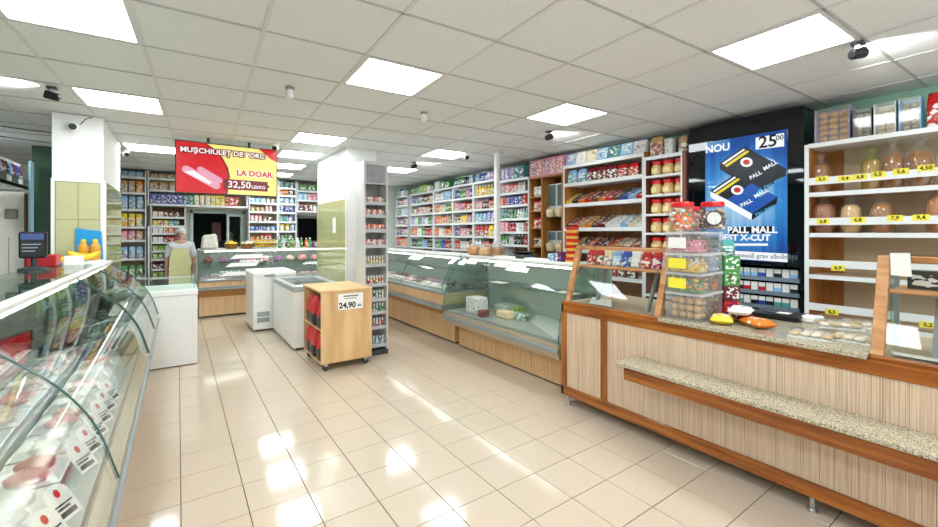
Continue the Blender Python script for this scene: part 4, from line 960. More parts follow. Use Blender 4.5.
for u, i, sx, sz, tint, lab in ((824, 1, .92, .95, pinkfilm, 'pinkish bag of bread rolls at left end of second bread shelf'), (851, 2, .76, .9, None, 'pale loaf in clear bag, second bread shelf'), (882, 1, .8, .92, None, 'brown loaf in crinkled clear bag, middle of second bread shelf'), (941, 0, .95, 1.05, pinkfilm, 'loaf in pink bag at right frame edge, second bread shelf')):
    bagged((SX, yat(u, SX), BZ[2]), i, lab, sx, sz, tint)
def biscuit_box(u0, u1, h_, colour, bis, label, rollr):
    ya, yb = yat(u0, XS+.05), yat(u1, XS+.05); w_ = ya-yb; yc_ = (ya+yb)/2
    t = thing('biscuit_box', label, 'biscuit box', (XS+.1, yc_, BZ[0]), 'biscuit boxes on top of the bread shelves')
    c = mat('biscuit_card_'+colour, PAL[colour], .5)
    MB().box(.07, .09, -w_/2, w_/2, 0, h_).build('back', c, t, local=True)
    for s in (-1, 1): MB().box(-.06, .07, s*w_/2-(.006 if s > 0 else 0), s*w_/2+(.006 if s < 0 else 0), 0, h_).build('side', c, t, local=True)
    MB().box(-.06, .07, -w_/2+.006, w_/2-.006, 0, .01).build('bottom', c, t, local=True)
    b = MB(); nz = int((h_-.03)/(rollr*2.1)); ny = max(2, int((w_-.02)/.065)); rg = random.Random(u0)
    for i in range(ny):
        for k in range(nz):
            yy = -w_/2+.012+(i+.5)*(w_-.024)/ny; zz = .018+rollr+k*rollr*2.1; hl = (w_-.024)/ny*.42; sl = rg.uniform(-.006, .006)
            b.tube([(.0, yy-hl, zz-sl), (0, yy-hl*.6, zz-sl), (0, yy+hl*.6, zz+sl), (0, yy+hl, zz+sl)], [rollr*.6, rollr, rollr, rollr*.6], 8)
    tag(b.build('biscuits', mat('biscuit_'+bis, {'tan': (.86, .66, .36), 'pale': (.85, .78, .6), 'olive': (.68, .62, .4)}[bis], .6, var=.12, vscale=40), t, smooth=True, local=True), kind='stuff')
    MB().box(-.066, -.06, -w_/2, w_/2, 0, h_).build('window', plastic, t, local=True)
    return t
biscuit_box(815, 850, .29, 'lilac', 'tan', 'large lilac box of golden biscuits on top of bread shelves', .024)
biscuit_box(853, 872, .235, 'black', 'olive', 'small dark box of biscuits right of the lilac box', .018)
biscuit_box(874, 896, .25, 'white', 'pale', 'white box of pale biscuits on top of bread shelves', .016)
biscuit_box(899, 921, .255, 'sky', 'olive', 'blue-silver box of biscuits left of the red bag', .02)
put('bag', 'red', (XS+.12, yat(941, XS+.08), BZ[0]), -math.pi/2, 'red sweet bag at the right end on top of bread shelves', 'goods on top of bread shelves', (1, 1, 1.4))

# ------------------------------------------------------------------ goods on the granite counter
GZ = .9125
def candy_box(loc, w_, d_, h_, cols, label, rad, seed, tagcol=None, n=70):
    t = thing('candy_box', label, 'candy box', loc, 'clear plastic candy boxes stacked on the counter')
    rg = random.Random(seed); k = .003
    bm_ = MB().box(-w_/2, w_/2, -d_/2, d_/2, 0, k).box(-w_/2, -w_/2+k, -d_/2, d_/2, k, h_-.018).box(w_/2-k, w_/2, -d_/2, d_/2, k, h_-.018).box(-w_/2+k, w_/2-k, -d_/2, -d_/2+k, k, h_-.018).box(-w_/2+k, w_/2-k, d_/2-k, d_/2, k, h_-.018)
    bm_.build('tub', plastic, t, local=True)
    MB().box(-w_/2-.006, w_/2+.006, -d_/2-.006, d_/2+.006, h_-.018, h_).build('lid', milky, t, local=True, bevel=.003)
    c = MB(); mats = [mat('candy_'+q, PAL[q], .35, var=.1, vscale=40) for q in cols]
    iw, id_, ih = w_/2-.006-rad, d_/2-.006-rad, h_-.03-rad*2
    if rad > .02:
        nx, ny, nz = max(1, int(2*(iw+rad)/(2*rad))), max(1, int(2*(id_+rad)/(2*rad))), max(1, int((h_-.025)/(2*rad)))
        for i in range(nx):
            for j in range(ny):
                for q in range(nz): c.ball(((-1+2*(i+.5)/nx)*(iw+rad*.6)+rg.uniform(-.003, .003), (-1+2*(j+.5)/ny)*(id_+rad*.6)+rg.uniform(-.003, .003), .004+rad*.95+q*rad*1.9), rad*rg.uniform(.9, 1), 10, 6, rg.randrange(len(mats)), (1, 1, .92))
    else:
        for i in range(n):
            f = rg.choice('xyx'); x, y = rg.uniform(-iw, iw), rg.uniform(-id_, id_)
            if rg.random() < .75:
                if f == 'x': x = -iw*rg.uniform(.85, 1)
                else: y = -id_*rg.uniform(.85, 1)
            z = .004+rad+ih*rg.random()
            c.ball((x, y, z), rad*rg.uniform(.8, 1.15), 6, 4, rg.randrange(len(mats)), (1, 1, .8))
        c.box(-iw*.9, iw, -id_*.9, id_, .004, ih*.9, 0)
    tag(c.build('sweets', mats, t, smooth=True, local=True), kind='stuff')
    if tagcol:
        tg = MB().box(-w_/2-.004, -w_/2-.002, -d_*.1, d_*.42, h_*.2, h_*.72).build('price_card', tagcol, t, local=True)
    return t
yA, xA = 1.475, 2.88
layers = [(.185, ['tan'], .0255, None, 'bottom clear box of round tan biscuits in the counter stack'), (.135, ['green', 'yellow', 'orange', 'pink'], .012, yellow_tag, 'second clear candy box up the counter stack, yellow card'), (.135, ['yellow', 'orange', 'tan', 'white'], .012, yellow_tag, 'third clear candy box up the counter stack, yellow card'), (.145, ['pink', 'tan', 'brown', 'white'], .01, white_card, 'topmost clear candy box of counter stack, white price card')]
z = GZ
for k, (h_, cols, rad, tc__, lab) in enumerate(layers):
    candy_box((xA, yA, z), .16, .235, h_-.003, cols, lab, rad, 60+k, tc__); z += h_
zA = z
z = GZ
for k, (h_, cols, lab) in enumerate([(.185, ['maroon', 'tan', 'purple'], 'bottom candy box of the second counter stack'), (.135, ['orange', 'tan', 'brown'], 'second candy box of the stack right of tan biscuits'), (.135, ['sky', 'lilac', 'white'], 'third candy box of the second counter stack, pale blue sweets'), (.145, ['green', 'black', 'lilac'], 'topmost candy box of the second counter stack')]):
    candy_box((xA+.19, yA+.0, z), .15, .2, h_-.003, cols, lab, .011, 80+k); z += h_
zB = z
def sweet_jar(loc, r, h_, cols, label, seed):
    t = thing('sweet_jar', label, 'jar', loc, 'red-lidded sweet jars on the candy boxes')
    MB().lathe([(r*.75, 0), (r*.95, .012), (r, h_*.35), (r*.95, h_*.62), (r*.72, h_*.8), (r*.7, h_*.84)], 18).build('jar', plastic, t, smooth=True, local=True)
    ld = MB().lathe([(r*.76, h_*.83), (r*.8, h_*.85), (r*.8, h_*.96), (r*.72, h_)], 18).build('lid', red_lid, t, smooth=True, local=True)
    c = MB(); rg = random.Random(seed); mats = [mat('candy_'+q, PAL[q], .35, var=.1, vscale=40) for q in cols]
    for i in range(90):
        a = rg.uniform(0, 6.28); q = r*.8*rg.uniform(.7, 1); zz = .02+rg.random()*h_*.62
        c.ball((q*math.cos(a), q*math.sin(a), zz), .013, 6, 4, rg.randrange(len(mats)), (1, 1, .8))
    c.lathe([(r*.6, .015), (r*.7, h_*.3), (r*.6, h_*.6)], 10)
    tag(c.build('sweets', mats, t, smooth=True, local=True), kind='stuff'); return t
sweet_jar((xA-.01, yA+.04, zA), .092, .2, ['orange', 'green', 'red', 'white'], 'left sweet jar of orange and green sweets on top of the candy boxes', 5)
j2 = sweet_jar((xA+.12, yA-.1, zA), .09, .2, ['brown', 'white', 'black', 'tan'], 'right sweet jar with round dark paper label on top of candy boxes', 6)
d = Vector((-.86, -.5, 0)).normalized(); n_ = Vector((-d.y, d.x, 0)); c0 = d*.0915+Vector((0, 0, .085))
lb = MB().face([tuple(c0+n_*.05*math.cos(k*.3927)+Vector((0, 0, .05))*math.sin(k*.3927)+d*.004) for k in range(16)]).build('dark_label', mat('label_dark', (.2, .2, .22), .5), j2, local=True)
MB().face([tuple(c0+n_*.042*math.cos(k*.3927)+Vector((0, 0, .042))*math.sin(k*.3927)+d*.006) for k in range(16)]).build('label_face', mat('label_print', (.85, .85, .84), .5, var=.2, vscale=60), lb, local=True)
sweet_jar((xA+.215, yA+.09, zB), .07, .18, ['red', 'white', 'tan'], 'rear sweet jar on the second candy stack', 9)
# column of sweet packets right of the boxes
for k in range(4):
    c = ['red', 'maroon', 'green', 'green'][k]
    z_ = GZ+[0, .11, .215, .32][k]
    put('box', c, (xA+.36, yA-.09, z_), -.6, '%s sweet packet, %s from bottom of the column behind candy boxes' % (c, ORDN[k]), 'sweet packet column on the counter', (.8, 1.3, 1.04))
put('pouch', 'teal', (xA+.36, yA-.09, GZ+.425), -.6, 'teal topped sweet pouch crowning the packet column', 'sweet packet column on the counter', (1, 1, .75))
# bags lying on the granite
def pillow(nm, seed):
    rg = random.Random(seed); m = MB(); nx, ny = 10, 8
    for side in (1, -1):
        b = len(m.v)
        for i in range(nx+1):
            for j in range(ny+1):
                x, y = -1+2*i/nx, -1+2*j/ny; hgt = max(0, (1-x**4)*(1-y**4))**.5
                zz = .026+side*.024*hgt*(1 if side > 0 else .95)+(rg.uniform(-.004, .004) if hgt > .3 and side > 0 else 0)
                m.v.append((x*.085, y*.065, zz))
        for i in range(nx):
            for j in range(ny):
                a = b+i*(ny+1)+j; m.f.append((a, a+1, a+ny+2, a+ny+1)); m.m.append(0 if (2 < i < 7) else 1)
    return m.mesh(nm, [PP, PB], smooth=True)
lyb = [pillow('sweet_bag', 1), pillow('sweet_bag', 2)]
for x_, y_, dz_, c_, rz_, lab_ in ((2.9, 1.27, 0, 'yellow', .35, 'yellow sweet bag beside the bottom candy box'), (3.09, 1.25, 0, 'maroon', 1.3, 'dark red sweet bag behind the yellow counter bags'), (2.96, 1.09, 0, 'orange', 1.0, 'orange sweet bag at right front of the counter bags'), (3.0, 1.2, .055, 'white', .2, 'white sweet bag lying on top of the other counter bags')):
    o = place(lyb[PR.randrange(2)], 'sweet_bag', (x_, y_, GZ+dz_), rz_, (1.0, 1.0, 1.1), lin(PAL[c_])); tag(o, lab_, 'sweet bag', 'sweet bags lying on the counter')
def gxy(u, v, z=GZ):
    rx = (u-469)/FPX; d = (math.sin(YAW)+math.cos(YAW)*rx, math.cos(YAW)-math.sin(YAW)*rx, (HORY-v)/FPX); t_ = (z-CAMH)/d[2]; return d[0]*t_, d[1]*t_
x, y = gxy(779, 318)
t = thing('coin_tray', 'black plastic coin tray on the granite counter', 'coin tray', (x, y, GZ))
MB().hexa([(-.09, -.13, 0), (.09, -.13, 0), (.09, .13, 0), (-.09, .13, 0), (-.105, -.145, .035), (.105, -.145, .04), (.105, .145, .04), (-.105, .145, .035)]).build('body', black, t, local=True, bevel=.004)
MB().lathe([(.06, .037), (.062, .04), (.05, .041)], 20, (0, 0, 0), sx=1, sy=1.4).build('rubber_pad', darkgrey, t, local=True, smooth=True)
MB().box(-.05, .02, -.07, .0, .041, .043).build('receipt', white_card, t, local=True)
def cookie_pack(u, v, z, rz, label, seed):
    x, y = gxy(u, v, z); t = thing('cookie_pack', label, 'cookie pack', (x, y, z), 'clear cookie packs stacked on the counter'); t.rotation_euler = (0, 0, rz)
    MB().box(-.07, .07, -.1, .1, 0, .006).build('tray', white, t, local=True)
    m = MB(); rg = random.Random(seed)
    for i in range(2):
        for j in range(4): m.ball((-.033+i*.066+rg.uniform(-.004, .004), -.072+j*.048, .017), .027, 8, 5, rg.randrange(2), (1.15, .95, .48))
    tag(m.build('cookies', [mat('cookie_a', (.86, .74, .56), .6, var=.2, vscale=40), mat('cookie_b', (.92, .87, .78), .6, var=.15, vscale=40)], t, local=True, smooth=True), kind='stuff')
    MB().hexa([(-.07, -.1, .006), (.07, -.1, .006), (.07, .1, .006), (-.07, .1, .006), (-.065, -.095, .034), (.065, -.095, .034), (.065, .095, .034), (-.065, .095, .034)]).build('clear_cover', plastic, t, local=True)
cookie_pack(812, 337, GZ, .1, 'clear cookie pack at the left front of the counter pile', 1); cookie_pack(856, 341, GZ, 0, 'clear cookie pack lying next to the right vitrine post', 2)
cookie_pack(838, 327, GZ+.036, .5, 'clear cookie pack resting on top of the others', 3); cookie_pack(862, 326, GZ, .1, 'clear cookie pack at the rear of the counter pile', 4)
x, y = gxy(812, 322, GZ+.0)
one(MB().box(x-.06, x+.06, y-.05, y+.05, GZ, GZ+.04), 'paper_pack', white_card, 'small white paper pack behind the cookie packs', 'paper pack', bevel=.008, loc=(x, y, GZ))
x, y = gxy(770, 334); one(MB().prism([(x-.06, y-.08), (x+.05, y-.09), (x+.06, y+.07), (x-.04, y+.08)], lambda a, b, c: (a, b, c), GZ, GZ+.003), 'plastic_bag_flat', film, 'thin clear plastic bag lying flat on the granite', 'plastic bag', loc=(x, y, GZ))

# snack bags in the vitrines and the white paper cards
for k in range(9):
    c = ['red', 'red', 'cream', 'sky', 'blue', 'white', 'red', 'red', 'sky'][k]
    o = put('pouch', c, (3.0, 2.4-k*.088, 1.223), -math.pi/2, '%s snack pouch, %s from left on vitrine shelf' % (WORD.get(c, c), ORDN[k]), 'snack pouches on the vitrine shelf', (.85, .85, .9), rot=(math.radians(-14), 0, -math.pi/2))
def sheet(nm, pts, th, label, cat='card', mt=white_card, group=None):
    P = [Vector(p) for p in pts]; n = (P[1]-P[0]).cross(P[2]-P[0]).normalized()*th
    c = sum(P, Vector())/len(P)
    return one(MB().hexa([*P, *[p+n for p in P]]), nm, mt, label, cat, group, loc=tuple(c))
vz = .8935
sheet('white_card', [(2.83, 2.28, .91), (2.83, 2.06, .91), (3.05, 2.22, vz+.03), (3.05, 2.42, vz+.03)], .003, 'white card lying inside the far counter vitrine')
sheet('white_card', [(2.845, .47, .91), (2.845, .18, .91), (2.93, .2, .905), (2.93, .49, .905)], .003, 'long white card lying inside the right-hand vitrine')
p = [px_on(u, v, 2.905) for u, v in ((891, 275), (912, 277), (910, 253), (890, 253))]
sheet('white_card', p, .002, 'white card leaning on upper shelf of the right-hand vitrine')
for k, (c, s) in enumerate((('black', 1.2), ('maroon', 1.1), ('brown', 1.2))):
    put('box', c, (3.03, .36-k*.2, 1.223), -math.pi/2, '%s cake box, %s from left in right-hand vitrine' % (c, ORDN[k]), 'cake boxes in the right vitrine', (1.2, 1, .9))

# ------------------------------------------------------------------ back wall shelving
YS = 9.5
LBZ = [2.5, 2.22, 1.92, 1.61, 1.37, 1.04, .7, .35]
shelf_unit('wall_shelving', 'narrow white shelving at far left of back wall, beside left pillar', 'x', YS, -.86, -.47, .4, LBZ, 2.64, shelfwhite, back_beige, shelfwhite, group='shelving on the back wall')
for l, s in enumerate([[('bag', 'sky'), ('bag', 'white')], [('bag', 'tan'), ('bag', 'orange')], [('bag', 'sky'), ('bag', 'blue')], [('bag', 'yellow'), ('bag', 'lime')], [('bag', 'pink'), ('bag', 'tan')], [('bag', 'sky'), ('bag', 'teal')], [('bag', 'green'), ('bag', 'white')]]):
    fill('x', YS, -.84, -.49, LBZ[l], (.12 if l == 0 else min(.24, LBZ[l-1]-LBZ[l]-.05)), s, '%s shelf, back-wall rack beside left pillar' % LEVEL[l], 'goods on the back wall', wmax=.62)
# overhead shelf that runs above the serving window
OBZ = [2.5, 2.29, 2.03]
shelf_unit('overhead_shelf', 'long white overhead shelf above the serving window', 'x', YS, -.45, 1.16, .42, OBZ, 2.64, shelfwhite, back_beige, shelfwhite, group='shelving on the back wall', zbot=2.0)
for l, s in enumerate([[('bag', 'tan'), ('bag', 'sky'), ('bag', 'cream')], [('bag', 'tan'), ('bag', 'teal'), ('carton', 'yellow'), ('bag', 'cream')], [('carton', 'blue'), ('carton', 'blue'), ('carton', 'teal'), ('pouch', 'cream'), ('carton', 'yellow'), ('carton', 'red'), ('box', 'red')]]):
    fill('x', YS, -.43, 1.14, OBZ[l], (.11 if l == 0 else OBZ[l-1]-OBZ[l]-.04), s, '%s tier of overhead back-wall shelf' % LEVEL[l], 'goods on the overhead shelf', wmax=.85)
# packet cabinet below, left of the window
PCZ = [1.795, 1.63, 1.494, 1.33, 1.17, 1.02, .835, .68, .4]
shelf_unit('packet_rack', 'white rack of small soup packets left of the serving window', 'x', YS, -.41, .12, .4, PCZ, 1.99, mat('rack_cream', (.9, .88, .8), .5), back_brown, shelfwhite, group='shelving on the back wall')
for l, c in enumerate([['cream', 'maroon'], ['yellow', 'teal'], ['white', 'orange', 'red'], ['white', 'red', 'yellow'], ['lime', 'lime', 'red'], ['lime', 'green', 'lime'], ['maroon', 'red', 'maroon'], ['lime', 'cream']]):
    fill('x', YS, -.39, .1, PCZ[l], .115, [('packet', q) for q in c], '%s shelf of packet rack' % LEVEL[l], 'packets in the packet rack', wmax=.7)
# dairy shelves right of the window
RBZ = [2.46, 2.3, 2.12, 1.94, 1.74, 1.54, 1.33, 1.1, .8, .4]
shelf_unit('wall_shelving', 'white back-wall shelving directly right of the serving window', 'x', YS, 1.18, 1.73, .4, RBZ, 2.62, shelfwhite, back_beige, shelfwhite, group='shelving on the back wall')
for l, c in enumerate([['sky', 'pink'], ['pink', 'sky'], ['sky', 'cream'], ['tan', 'pink', 'sky'], ['pink', 'brown', 'orange'], ['blue', 'sky', 'white'], ['orange', 'red', 'yellow'], ['green', 'white']]):
    fill('x', YS, 1.2, 1.71, RBZ[l], .15, [(('tub', 'jar', 'packet')[(l+i) % 3], q) for i, q in enumerate(c)], '%s shelf right of serving window' % LEVEL[l], 'dairy goods on the back wall', wmax=.85)
shelf_unit('wall_shelving', 'narrow white back-wall shelving left of the dark doorway', 'x', YS, 1.74, 2.1, .4, RBZ, 2.62, shelfwhite, back_beige, shelfwhite, group='shelving on the back wall')
for l, c in enumerate([['teal', 'blue'], ['orange', 'brown'], ['sky', 'teal'], ['blue', 'green'], ['teal', 'blue'], ['yellow', 'sky'], ['green', 'white'], ['green', 'red']]):
    fill('x', YS, 1.76, 2.08, RBZ[l], .15, [(('can', 'bottle', 'jar')[(l+i) % 3], q) for i, q in enumerate(c)], '%s shelf left of dark doorway' % LEVEL[l], 'tins on the back wall')
DBZ = [2.42, 2.22, 1.98]
shelf_unit('overhead_shelf', 'white overhead shelf above the dark doorway', 'x', YS, 2.12, 3.3, .42, DBZ, 2.62, shelfwhite, back_beige, shelfwhite, group='shelving on the back wall', zbot=1.95)
for l, s in enumerate([[('box', 'green'), ('box', 'lilac'), ('box', 'pink')], [('carton', 'sky'), ('carton', 'pink'), ('box', 'white')], [('carton', 'maroon'), ('jug', 'white'), ('jug', 'white'), ('box', 'white')]]):
    fill('x', YS, 2.14, 3.28, DBZ[l], .17, s, '%s tier of shelf above dark doorway' % LEVEL[l], 'goods above the doorway')
# grey rolled awning tube leaning beside the packet rack
one(MB().tube([(-.42, 9.3, .05), (-.44, 9.46, 1.62)], .035, 12), 'grey_roll', steel, 'long grey metal roll leaning against the packet rack', 'roll', smooth=True, loc=(-.42, 9.3, .015))

# ------------------------------------------------------------------ goods on top of the far counter
ZE = 1.2105
def basket(x, y, colour, fruitname, label, z=ZE):
    t = thing('fruit_basket', label, 'fruit basket', (x, y, z), 'fruit baskets on the far counter')
    MB().lathe([(.085, 0), (.09, .005), (.115, .085), (.12, .09), (.108, .09), (.08, .012), (.0, .012)][:6], 16).build('basket', mat('wicker', (.62, .42, .2), .7, var=.25, vscale=80), t, local=True, smooth=True)
    rg = random.Random(int(x*100)); k = 0
    for a in range(7):
        q = (0, 0) if a == 0 else (.065*math.cos(a*1.047), .065*math.sin(a*1.047))
        MB().ball((q[0], q[1], .09+(.025 if a == 0 else 0)), .036, 10, 6, 0).build('fruit', mat(fruitname, PAL[colour], .4, var=.08), t, local=True, smooth=True)
basket(.80, 8.78, 'yellow', 'lemon', 'basket of yellow fruit on the far counter'); basket(1.06, 8.78, 'cream', 'pale_fruit', 'basket of pale fruit right of yellow basket')
bananam = mat('banana', (.95, .8, .2), .45, var=.08, vscale=20)
def banana_mesh():
    pts = [(.0+.1*math.sin(a), 0, .1-.1*math.cos(a)) for a in [(-.9+.2*i) for i in range(10)]]
    r = [.006, .013, .017, .019, .02, .02, .019, .017, .012, .005]
    return MB().tube(pts, r, 8).mesh('banana', [bananam], smooth=True)
BAN = banana_mesh()
def bananas(cx, cy, z, n, place_label, group, spread=.06, rz=0, along=None):
    for k in range(n):
        lay = k // 6; i = k % 6
        o = place(BAN, 'banana', (cx+(i-2.5)*spread*math.cos(rz), cy+(i-2.5)*spread*math.sin(rz), z+.021+lay*.05), rz+math.pi/2+PR.uniform(-.25, .25), (1, 1, 1), rot=(math.radians(68+PR.uniform(-8, 8)), 0, rz+math.pi/2+PR.uniform(-.25, .25)))
        tag(o, '%s banana from left in %s layer, %s' % (ORDN[i], ['bottom', 'middle', 'upper'][lay], place_label), 'banana', group)
bananas(1.36, 8.78, ZE+.02, 18, 'on the far counter', 'bananas on the far counter', .062)
# sacks, bottles and small boxes in a row
one(MB().hexa([(.33, 8.68, ZE), (.6, 8.68, ZE), (.6, 8.95, ZE), (.33, 8.95, ZE), (.35, 8.7, ZE+.25), (.57, 8.72, ZE+.28), (.56, 8.93, ZE+.27), (.36, 8.93, ZE+.24)]), 'bread_sack', mat('sack_pale', (.83, .82, .76), .6, var=.15, vscale=25), 'pale stack of wrapped bread on left end of the far counter', 'bread', bevel=.03, loc=(.46, 8.8, ZE))
seq = [('bottle', 'green'), ('bottle', 'white'), ('bottle', 'green'), ('bottle', 'lime'), ('jug', 'white'), ('bottle', 'green'), ('bottle', 'orange'), ('jug', 'green'), ('carton', 'purple'), ('carton', 'pink'), ('tub', 'white'), ('carton', 'lilac'), ('tub', 'white')]
for k, (kd, c) in enumerate(seq):
    put(kd, c, (1.62+k*.083, 8.74+(.05 if k % 2 else 0), ZE), 0, '%s %s, %s from left in row on far counter' % (WORD.get(c, c), KIND[kd][4], ORDN[k]), 'bottles and boxes on the far counter', (.9, .9, .85))

# ------------------------------------------------------------------ contents of the cases
meats = [mat('meat_'+n, c, .35, var=.25, vscale=30) for n, c in (('pink', (.86, .6, .58)), ('red', (.68, .27, .25)), ('pale', (.88, .8, .74)), ('dark', (.5, .28, .24)), ('white', (.9, .88, .85)), ('purple', (.62, .45, .6)))]
MEAT = [[lump('meat', m_, .085, s_, 200+7*i+j, .16) for j, s_ in enumerate(((1.15, .75, .5), (.95, .85, .45)))] for i, m_ in enumerate(meats)]
TRAY = MB().hexa([(-.1, -.075, 0), (.1, -.075, 0), (.1, .075, 0), (-.1, .075, 0), (-.115, -.09, .025), (.115, -.09, .025), (.115, .09, .025), (-.115, .09, .025)]).mesh('foam_tray', [mat('foam_white', (.92, .92, .9), .6, var=.02)])
FILM = MB().hexa([(-.11, -.085, .024), (.11, -.085, .024), (.11, .085, .024), (-.11, .085, .024), (-.08, -.055, .075), (.08, -.055, .075), (.08, .055, .075), (-.08, .055, .075)]).mesh('wrap', [film])
def meat_tray(loc, rz, i, label, group, s=1., word='meat tray'):
    t = thing('meat_tray', label, word, loc, group); t.rotation_euler = (0, 0, rz); t.scale = (s, s, s)
    place(TRAY, 'foam_tray', (0, 0, 0), parent=t)
    for q in (-1, 1): place(MEAT[i % 6][(i//2+q) % 2], 'meat', (q*.048, 0, .012), PR.uniform(0, 6), (.62, .75, .8), parent=t)
    place(FILM, 'wrap', (0, 0, 0), parent=t)
MC = ['pink', 'dark red', 'pale', 'dark', 'white', 'purple']
rowname = ['front', 'middle', 'rear']
# stepped risers for the rear rows
for c_, a, b in ((case_a, -.5, 3.66), (case_b, 3.78, 5.36)):
    for r, (s0, s1, h_) in enumerate(((.34, .54, .05), (.54, .745, .11))):
        MB().box(-.17-s1, -.17-s0, a, b, .66, .66+h_).build('riser', mat('riser_steel', (.78, .8, .8), .3, .6, var=.02), c_)
for r, (s, dz) in enumerate(((.235, 0), (.44, .05), (.645, .11))):
    for k in range(11):
        y = 1.02+k*.245
        if y > 3.6: continue
        i = PR.choice([0, 0, 1, 2, 2, 3, 4, 4])
        meat_tray((-.17-s, y, .6605+dz), math.pi/2+PR.uniform(-.08, .08), i, '%s meat tray, %s from the near end, %s row of near deli case' % (MC[i], ORDN[k], rowname[r]), 'meat trays in the near deli case')
for r, (s, dz) in enumerate(((.235, 0), (.44, .05), (.645, .11))):
    for k in range(6):
        i = PR.choice([0, 2, 3, 4, 5]); y = 3.93+k*.25
        meat_tray((-.17-s, y, .6605+dz), math.pi/2+PR.uniform(-.08, .08), i, '%s meat tray, %s from the near end, %s row of farther deli case' % (MC[i], ORDN[k], rowname[r]), 'meat trays in the farther deli case')
for k in range(9):
    c = PR.choice(['lime', 'white', 'pink', 'sky', 'green', 'cream']); put('pouch', c, (-.17-.62, 3.95+k*.155, .939), math.pi/2, '%s sausage pouch, %s from near end, glass shelf of farther deli case' % (WORD.get(c, c), ORDN[k]), 'pouches in the farther deli case', (1, 1, .8))
# price tags with a rounded head along the glass
def tag_mesh():
    m = MB(); pts = [(-.045, 0), (.045, 0), (.045, .085)]+[(.045*math.cos(a), .085+.045*math.sin(a)) for a in [math.pi*k/10 for k in range(1, 10)]]+[(-.045, .085)]
    m.prism(pts, lambda a, b, c: (a, c, b), -.0015, .0015, 0); return m.mesh('card', [white_card])
TAG = tag_mesh()
TAGE = MB().prism([(.01*math.cos(k*.5236), .096+.016*math.sin(k*.5236)) for k in range(12)], lambda a, b, c: (a, c, b), -.0028, -.0016).mesh('emblem', [red_ink])
TAGL = [MB().box(-.034, .034*f, -.0026, -.0016, z, z+h_).mesh('print_line', [ink]) for f, z, h_ in ((1, .052, .006), (.5, .038, .008), (.9, .012, .018))]
def price_tag(loc, rz, label, group, s=1.):
    t = thing('price_tag', label, 'price tag', loc, group); t.rotation_euler = (math.radians(-32), 0, rz); t.scale = (s, s, s)
    place(TAG, 'card', (0, 0, 0), parent=t); place(TAGE, 'emblem', (0, 0, 0), parent=t)
    for q in TAGL: place(q, 'print_line', (0, 0, 0), parent=t)
for k in range(12):
    y = 1.0+k*.135 if k < 6 else 1.98+(k-6)*.15
    price_tag((-.17-.085, y, .663), math.radians(62), 'white round-topped price tag, %s from the near end, near deli case' % ORDN[k], 'round-topped price tags in the near deli case', .86)
# cheese case
zc = .5005
def xyz_on(u, v, z): x, y = gxy(u, v, z); return (x, y, z)
p = (3.07, 4.2, zc); one(MB().box(p[0]-.1, p[0]+.1, p[1]-.1, p[1]+.12, zc, zc+.2), 'cheese_pack', PP, 'tall pale plastic pack at the left end of the cheese case', 'cheese pack', bevel=.012, loc=p).color = (.72, .76, .74, 1)
p = (2.93, 3.92, zc); one(MB().box(p[0]-.0, p[0]+.12, p[1], p[1]+.09, zc, zc+.08), 'cheese_pack', meats[3], 'small dark brown pack beside the cream cheese block', 'cheese pack', bevel=.01, loc=p)
p = xyz_on(500, 318, zc); one(MB().box(p[0]-.0, p[0]+.12, p[1]-.14, p[1]+.08, zc, zc+.085), 'cheese_block', mat('cheese_cream', (.9, .83, .66), .45, var=.1, vscale=40), 'cream coloured cheese block at the front of the cheese case', 'cheese', bevel=.012, loc=p)
p = (3.3, yat(500, 3.3), zc); one(MB().box(p[0], p[0]+.2, p[1]-.14, p[1]+.12, zc, zc+.1), 'cheese_pack', mat('pack_grey', (.72, .76, .74), .35, var=.12, vscale=30), 'grey wrapped cheese pack behind the cream block', 'cheese pack', bevel=.012, loc=p)
p = (3.2, yat(517, 3.2), zc); one(MB().box(p[0], p[0]+.1, p[1]-.1, p[1]+.1, zc, zc+.075), 'cheese_pack', PP, 'teal and white cheese pack right of the cream block', 'cheese pack', bevel=.008, loc=p).color = (.13, .42, .36, 1)
p = (3.4, yat(515, 3.4), zc); one(MB().box(p[0], p[0]+.12, p[1]-.05, p[1]+.11, zc, zc+.09), 'cheese_pack', mat('pack_lime', (.62, .72, .36), .4, var=.25, vscale=30), 'lime green cheese pack behind the teal pack', 'cheese pack', bevel=.01, loc=p)
sheet('white_card', [xyz_on(530, 322, zc+.002), xyz_on(556, 340, zc+.002), xyz_on(566, 326, zc+.002), xyz_on(540, 312, zc+.002)], .004, 'pale tray sheet at the right end of cheese case floor', 'tray', mat('sheet_grey', (.78, .8, .77), .3))
for u0, v0, u1, v1, lab in ((523, 293, 551, 301, 'white card lying on the glass shelf of the cheese case, right'), (463, 283, 478, 287, 'white card lying on the glass shelf of the cheese case, left')):
    z_ = .869; x0_, y0_ = gxy((u0+u1)/2, (v0+v1)/2, z_); x0_ = max(3.36, min(3.45, x0_))
    sheet('white_card', [(x0_-.07, y0_+.12, z_), (x0_-.07, y0_-.12, z_), (x0_+.07, y0_-.1, z_), (x0_+.07, y0_+.14, z_)], .003, lab)
# cards hung on the glass of the right cases
for y, lab in ((4.35, 'white card stuck at the left end of the cheese case glass'), (3.75, 'white card stuck on the cheese case glass top'), (5.75, 'white card stuck on the wood-fronted case glass top')):
    sheet('white_card', [(3.06, y+.12, 1.105), (3.06, y-.12, 1.105), (3.165, y-.12, 1.19), (3.165, y+.12, 1.19)], .002, lab)
